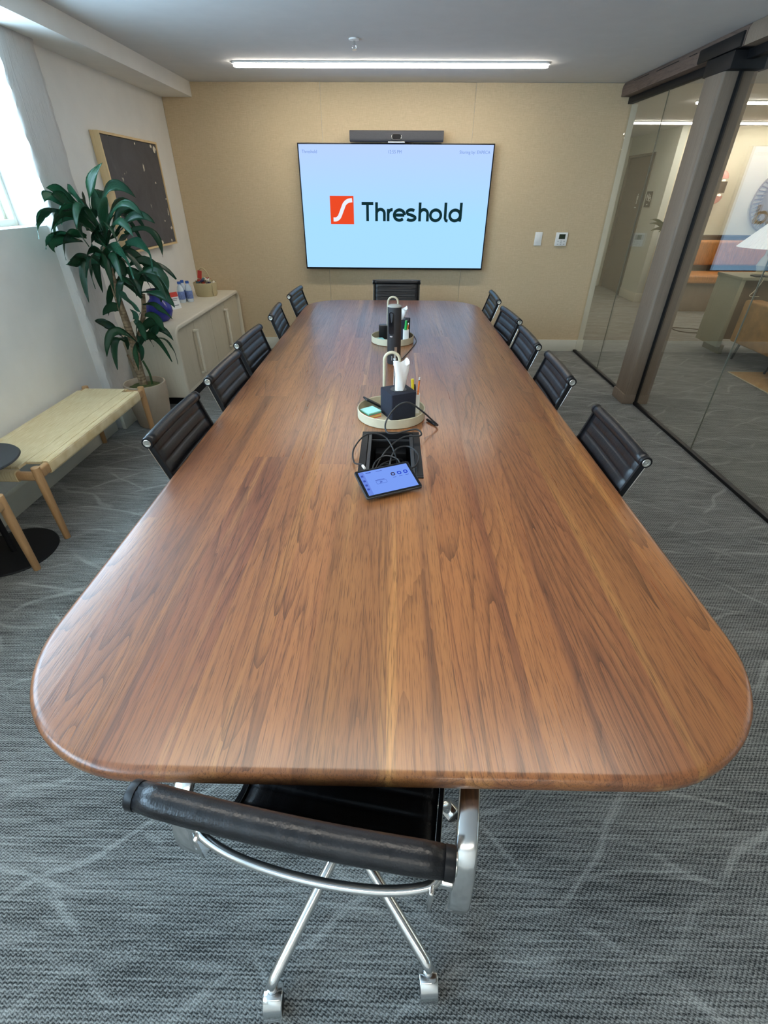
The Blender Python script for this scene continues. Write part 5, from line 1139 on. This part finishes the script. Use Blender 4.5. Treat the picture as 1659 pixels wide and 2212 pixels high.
for k in range(44):
    a = 2*PI*k/44; b = bmesh.new(); tube(b, [(6.08+0.30*math.cos(a), 8.918, 1.48+0.30*math.sin(a)), (6.08+0.44*math.cos(a+0.1), 8.918, 1.48+0.44*math.sin(a+0.1))], 0.010, 6); obj('rim_rib', b, M['disc'], sn)
b = bmesh.new(); tube(b, [(6.08+0.44*math.cos(2*PI*k/48), 8.92, 1.48+0.44*math.sin(2*PI*k/48)) for k in range(48)], 0.012, 8, closed=True); obj('outer_ring', b, M['disc'], sn)
vt = thing('wall_vent', 'small grey plate high on the lounge wall above the sconce', 'wall plate', (5.03, 8.945, 2.09))
obj('plate', bx(4.97, 5.07, 8.935, 8.949, 2.09, 2.22), M['trim'], vt, bevel=0.002); obj('grille', bx(4.985, 5.02, 8.93, 8.935, 2.10, 2.21), M['dark_grey'], vt)
co_ = thing('console_desk', 'sage green console desk behind the lounge sofa', 'desk', (4.9, 5.85, 0))
obj('end_panel', bx(3.752, 3.80, 5.62, 6.06, 0.10, 0.80), M['sage'], co_, bevel=0.002); obj('kick', bx(3.86, 3.90, 5.70, 6.04, 0.0, 0.10), M['sage_dark'], co_)
obj('desk_top', bx(3.745, 6.2, 5.61, 6.07, 0.80, 0.828), M['sage'], co_, bevel=0.002); obj('back_panel', bx(3.80, 6.2, 6.0, 6.03, 0.10, 0.80), M['booth_wood'], co_); obj('end_panel', bx(6.15, 6.2, 5.62, 6.06, 0.0, 0.80), M['sage'], co_, bevel=0.002)
lm = thing('table_lamp', 'table lamp with pleated white cone shade on the console', 'lamp', (4.06, 5.85, 0.8285))
b = bmesh.new(); n = 96; rows = []
for r0, z in ((0.30, 1.09), (0.07, 1.33), (0.065, 1.33), (0.295, 1.09)):
    rows.append([b.verts.new((4.06+(r0+(0.006 if k % 2 else -0.006))*math.cos(2*PI*k/n), 5.85+(r0+(0.006 if k % 2 else -0.006))*math.sin(2*PI*k/n), z)) for k in range(n)])
for q in range(4):
    for k in range(n): b.faces.new((rows[q][k], rows[q][(k+1) % n], rows[(q+1) % 4][(k+1) % n], rows[(q+1) % 4][k]))
obj('lamp_shade', b, M['shade'], lm, smooth=20)
b = bmesh.new(); lathe(b, [(0, 0), (0.06, 0), (0.065, 0.01), (0.03, 0.03), (0.055, 0.09), (0.03, 0.16), (0.012, 0.19), (0.01, 0.42), (0.062, 0.50), (0.06, 0.502), (0, 0.44)], 24, (4.06, 5.85, 0.8285)); obj('lamp_base', b, M['cream'], lm)
b = bmesh.new(); box(b, 3.90, 4.25, 5.63, 5.74, 0.8285, 0.842); tag(obj('closed_book', b, M['dark_grey'], bevel=0.002), 'dark flat book lying on the edge of the console', 'book')
t = thing('lamp_cord', 'thin pale cord hanging off the console desk', 'cord', (3.98, 5.6, 0.6)); b = bmesh.new()
tube(b, spline([(3.965, 5.605, 0.832), (3.955, 5.598, 0.78), (3.91, 5.59, 0.70), (3.88, 5.59, 0.66), (3.90, 5.585, 0.645), (3.98, 5.585, 0.648)], 6), 0.004, 6); obj('cord', b, M['cream'], t)
sf = thing('lounge_sofa', 'tan leather sofa with thin black legs seen from behind', 'sofa', (4.25, 4.7, 0))
obj('sofa_back', bx(3.84, 4.02, 3.72, 5.575, 0.185, 0.62), M['tan_leather'], sf, bevel=0.025, bseg=4); obj('seat_base', bx(4.02, 4.72, 3.72, 5.575, 0.185, 0.33), M['tan_leather'], sf, bevel=0.02, bseg=3)
for y0, y1 in ((3.80, 4.64), (4.66, 5.50)): obj('seat_cushion', bx(4.03, 4.74, y0, y1, 0.33, 0.45), M['tan_leather'], sf, bevel=0.04, bseg=4)
for x in (3.93, 4.64):
    for y in (3.85, 4.93, 5.50):
        b = bmesh.new(); zz = 0.0 if y > 5.02 else 0.011; tube(b, [(x-0.03, y, zz), (x, y, 0.19)], [0.011, 0.016], 8); obj('leg', b, M['black_metal'], sf)
b = bmesh.new(); Mx = Matrix.Translation((4.16, 5.40, 0.59)) @ Matrix.Rotation(R(75), 4, 'X'); lathe(b, [(0, -0.06), (0.09, -0.05), (0.13, -0.015), (0.13, 0.015), (0.09, 0.05), (0, 0.06)], 24, (0, 0, 0), Mx)
tag(obj('round_cushion', b, plain('brown_velvet', S(120, 92, 74), 0.8), smooth=180), 'round brown cushion propped on the far end of the sofa', 'cushion')
b = bmesh.new(); prism(b, rrect(3.57, 6.6, 1.6, 5.0, 0.01, 2), 0.0005, 0.009)
rg = thing('lounge_rug', 'natural jute rug with a pale bound edge under the sofa', 'rug', (5.0, 3.3, 0)); obj('rug_field', b, M['jute'], rg, smooth=0)
b = bmesh.new(); tube(b, [(3.57, 1.6, 0.006), (3.57, 5.0, 0.006), (6.6, 5.0, 0.006)], 0.006, 6); obj('bound_edge', b, M['cream'], rg)
b = bmesh.new(); tube(b, spline([(4.3, 6.9, 0.006), (3.98, 7.0, 0.006), (3.93, 6.85, 0.006), (4.05, 6.72, 0.006), (4.4, 6.7, 0.006)], 8), 0.006, 6)
tag(obj('floor_cable', b, M['cable']), 'dark cable loop lying on the lounge carpet behind the console', 'cable')
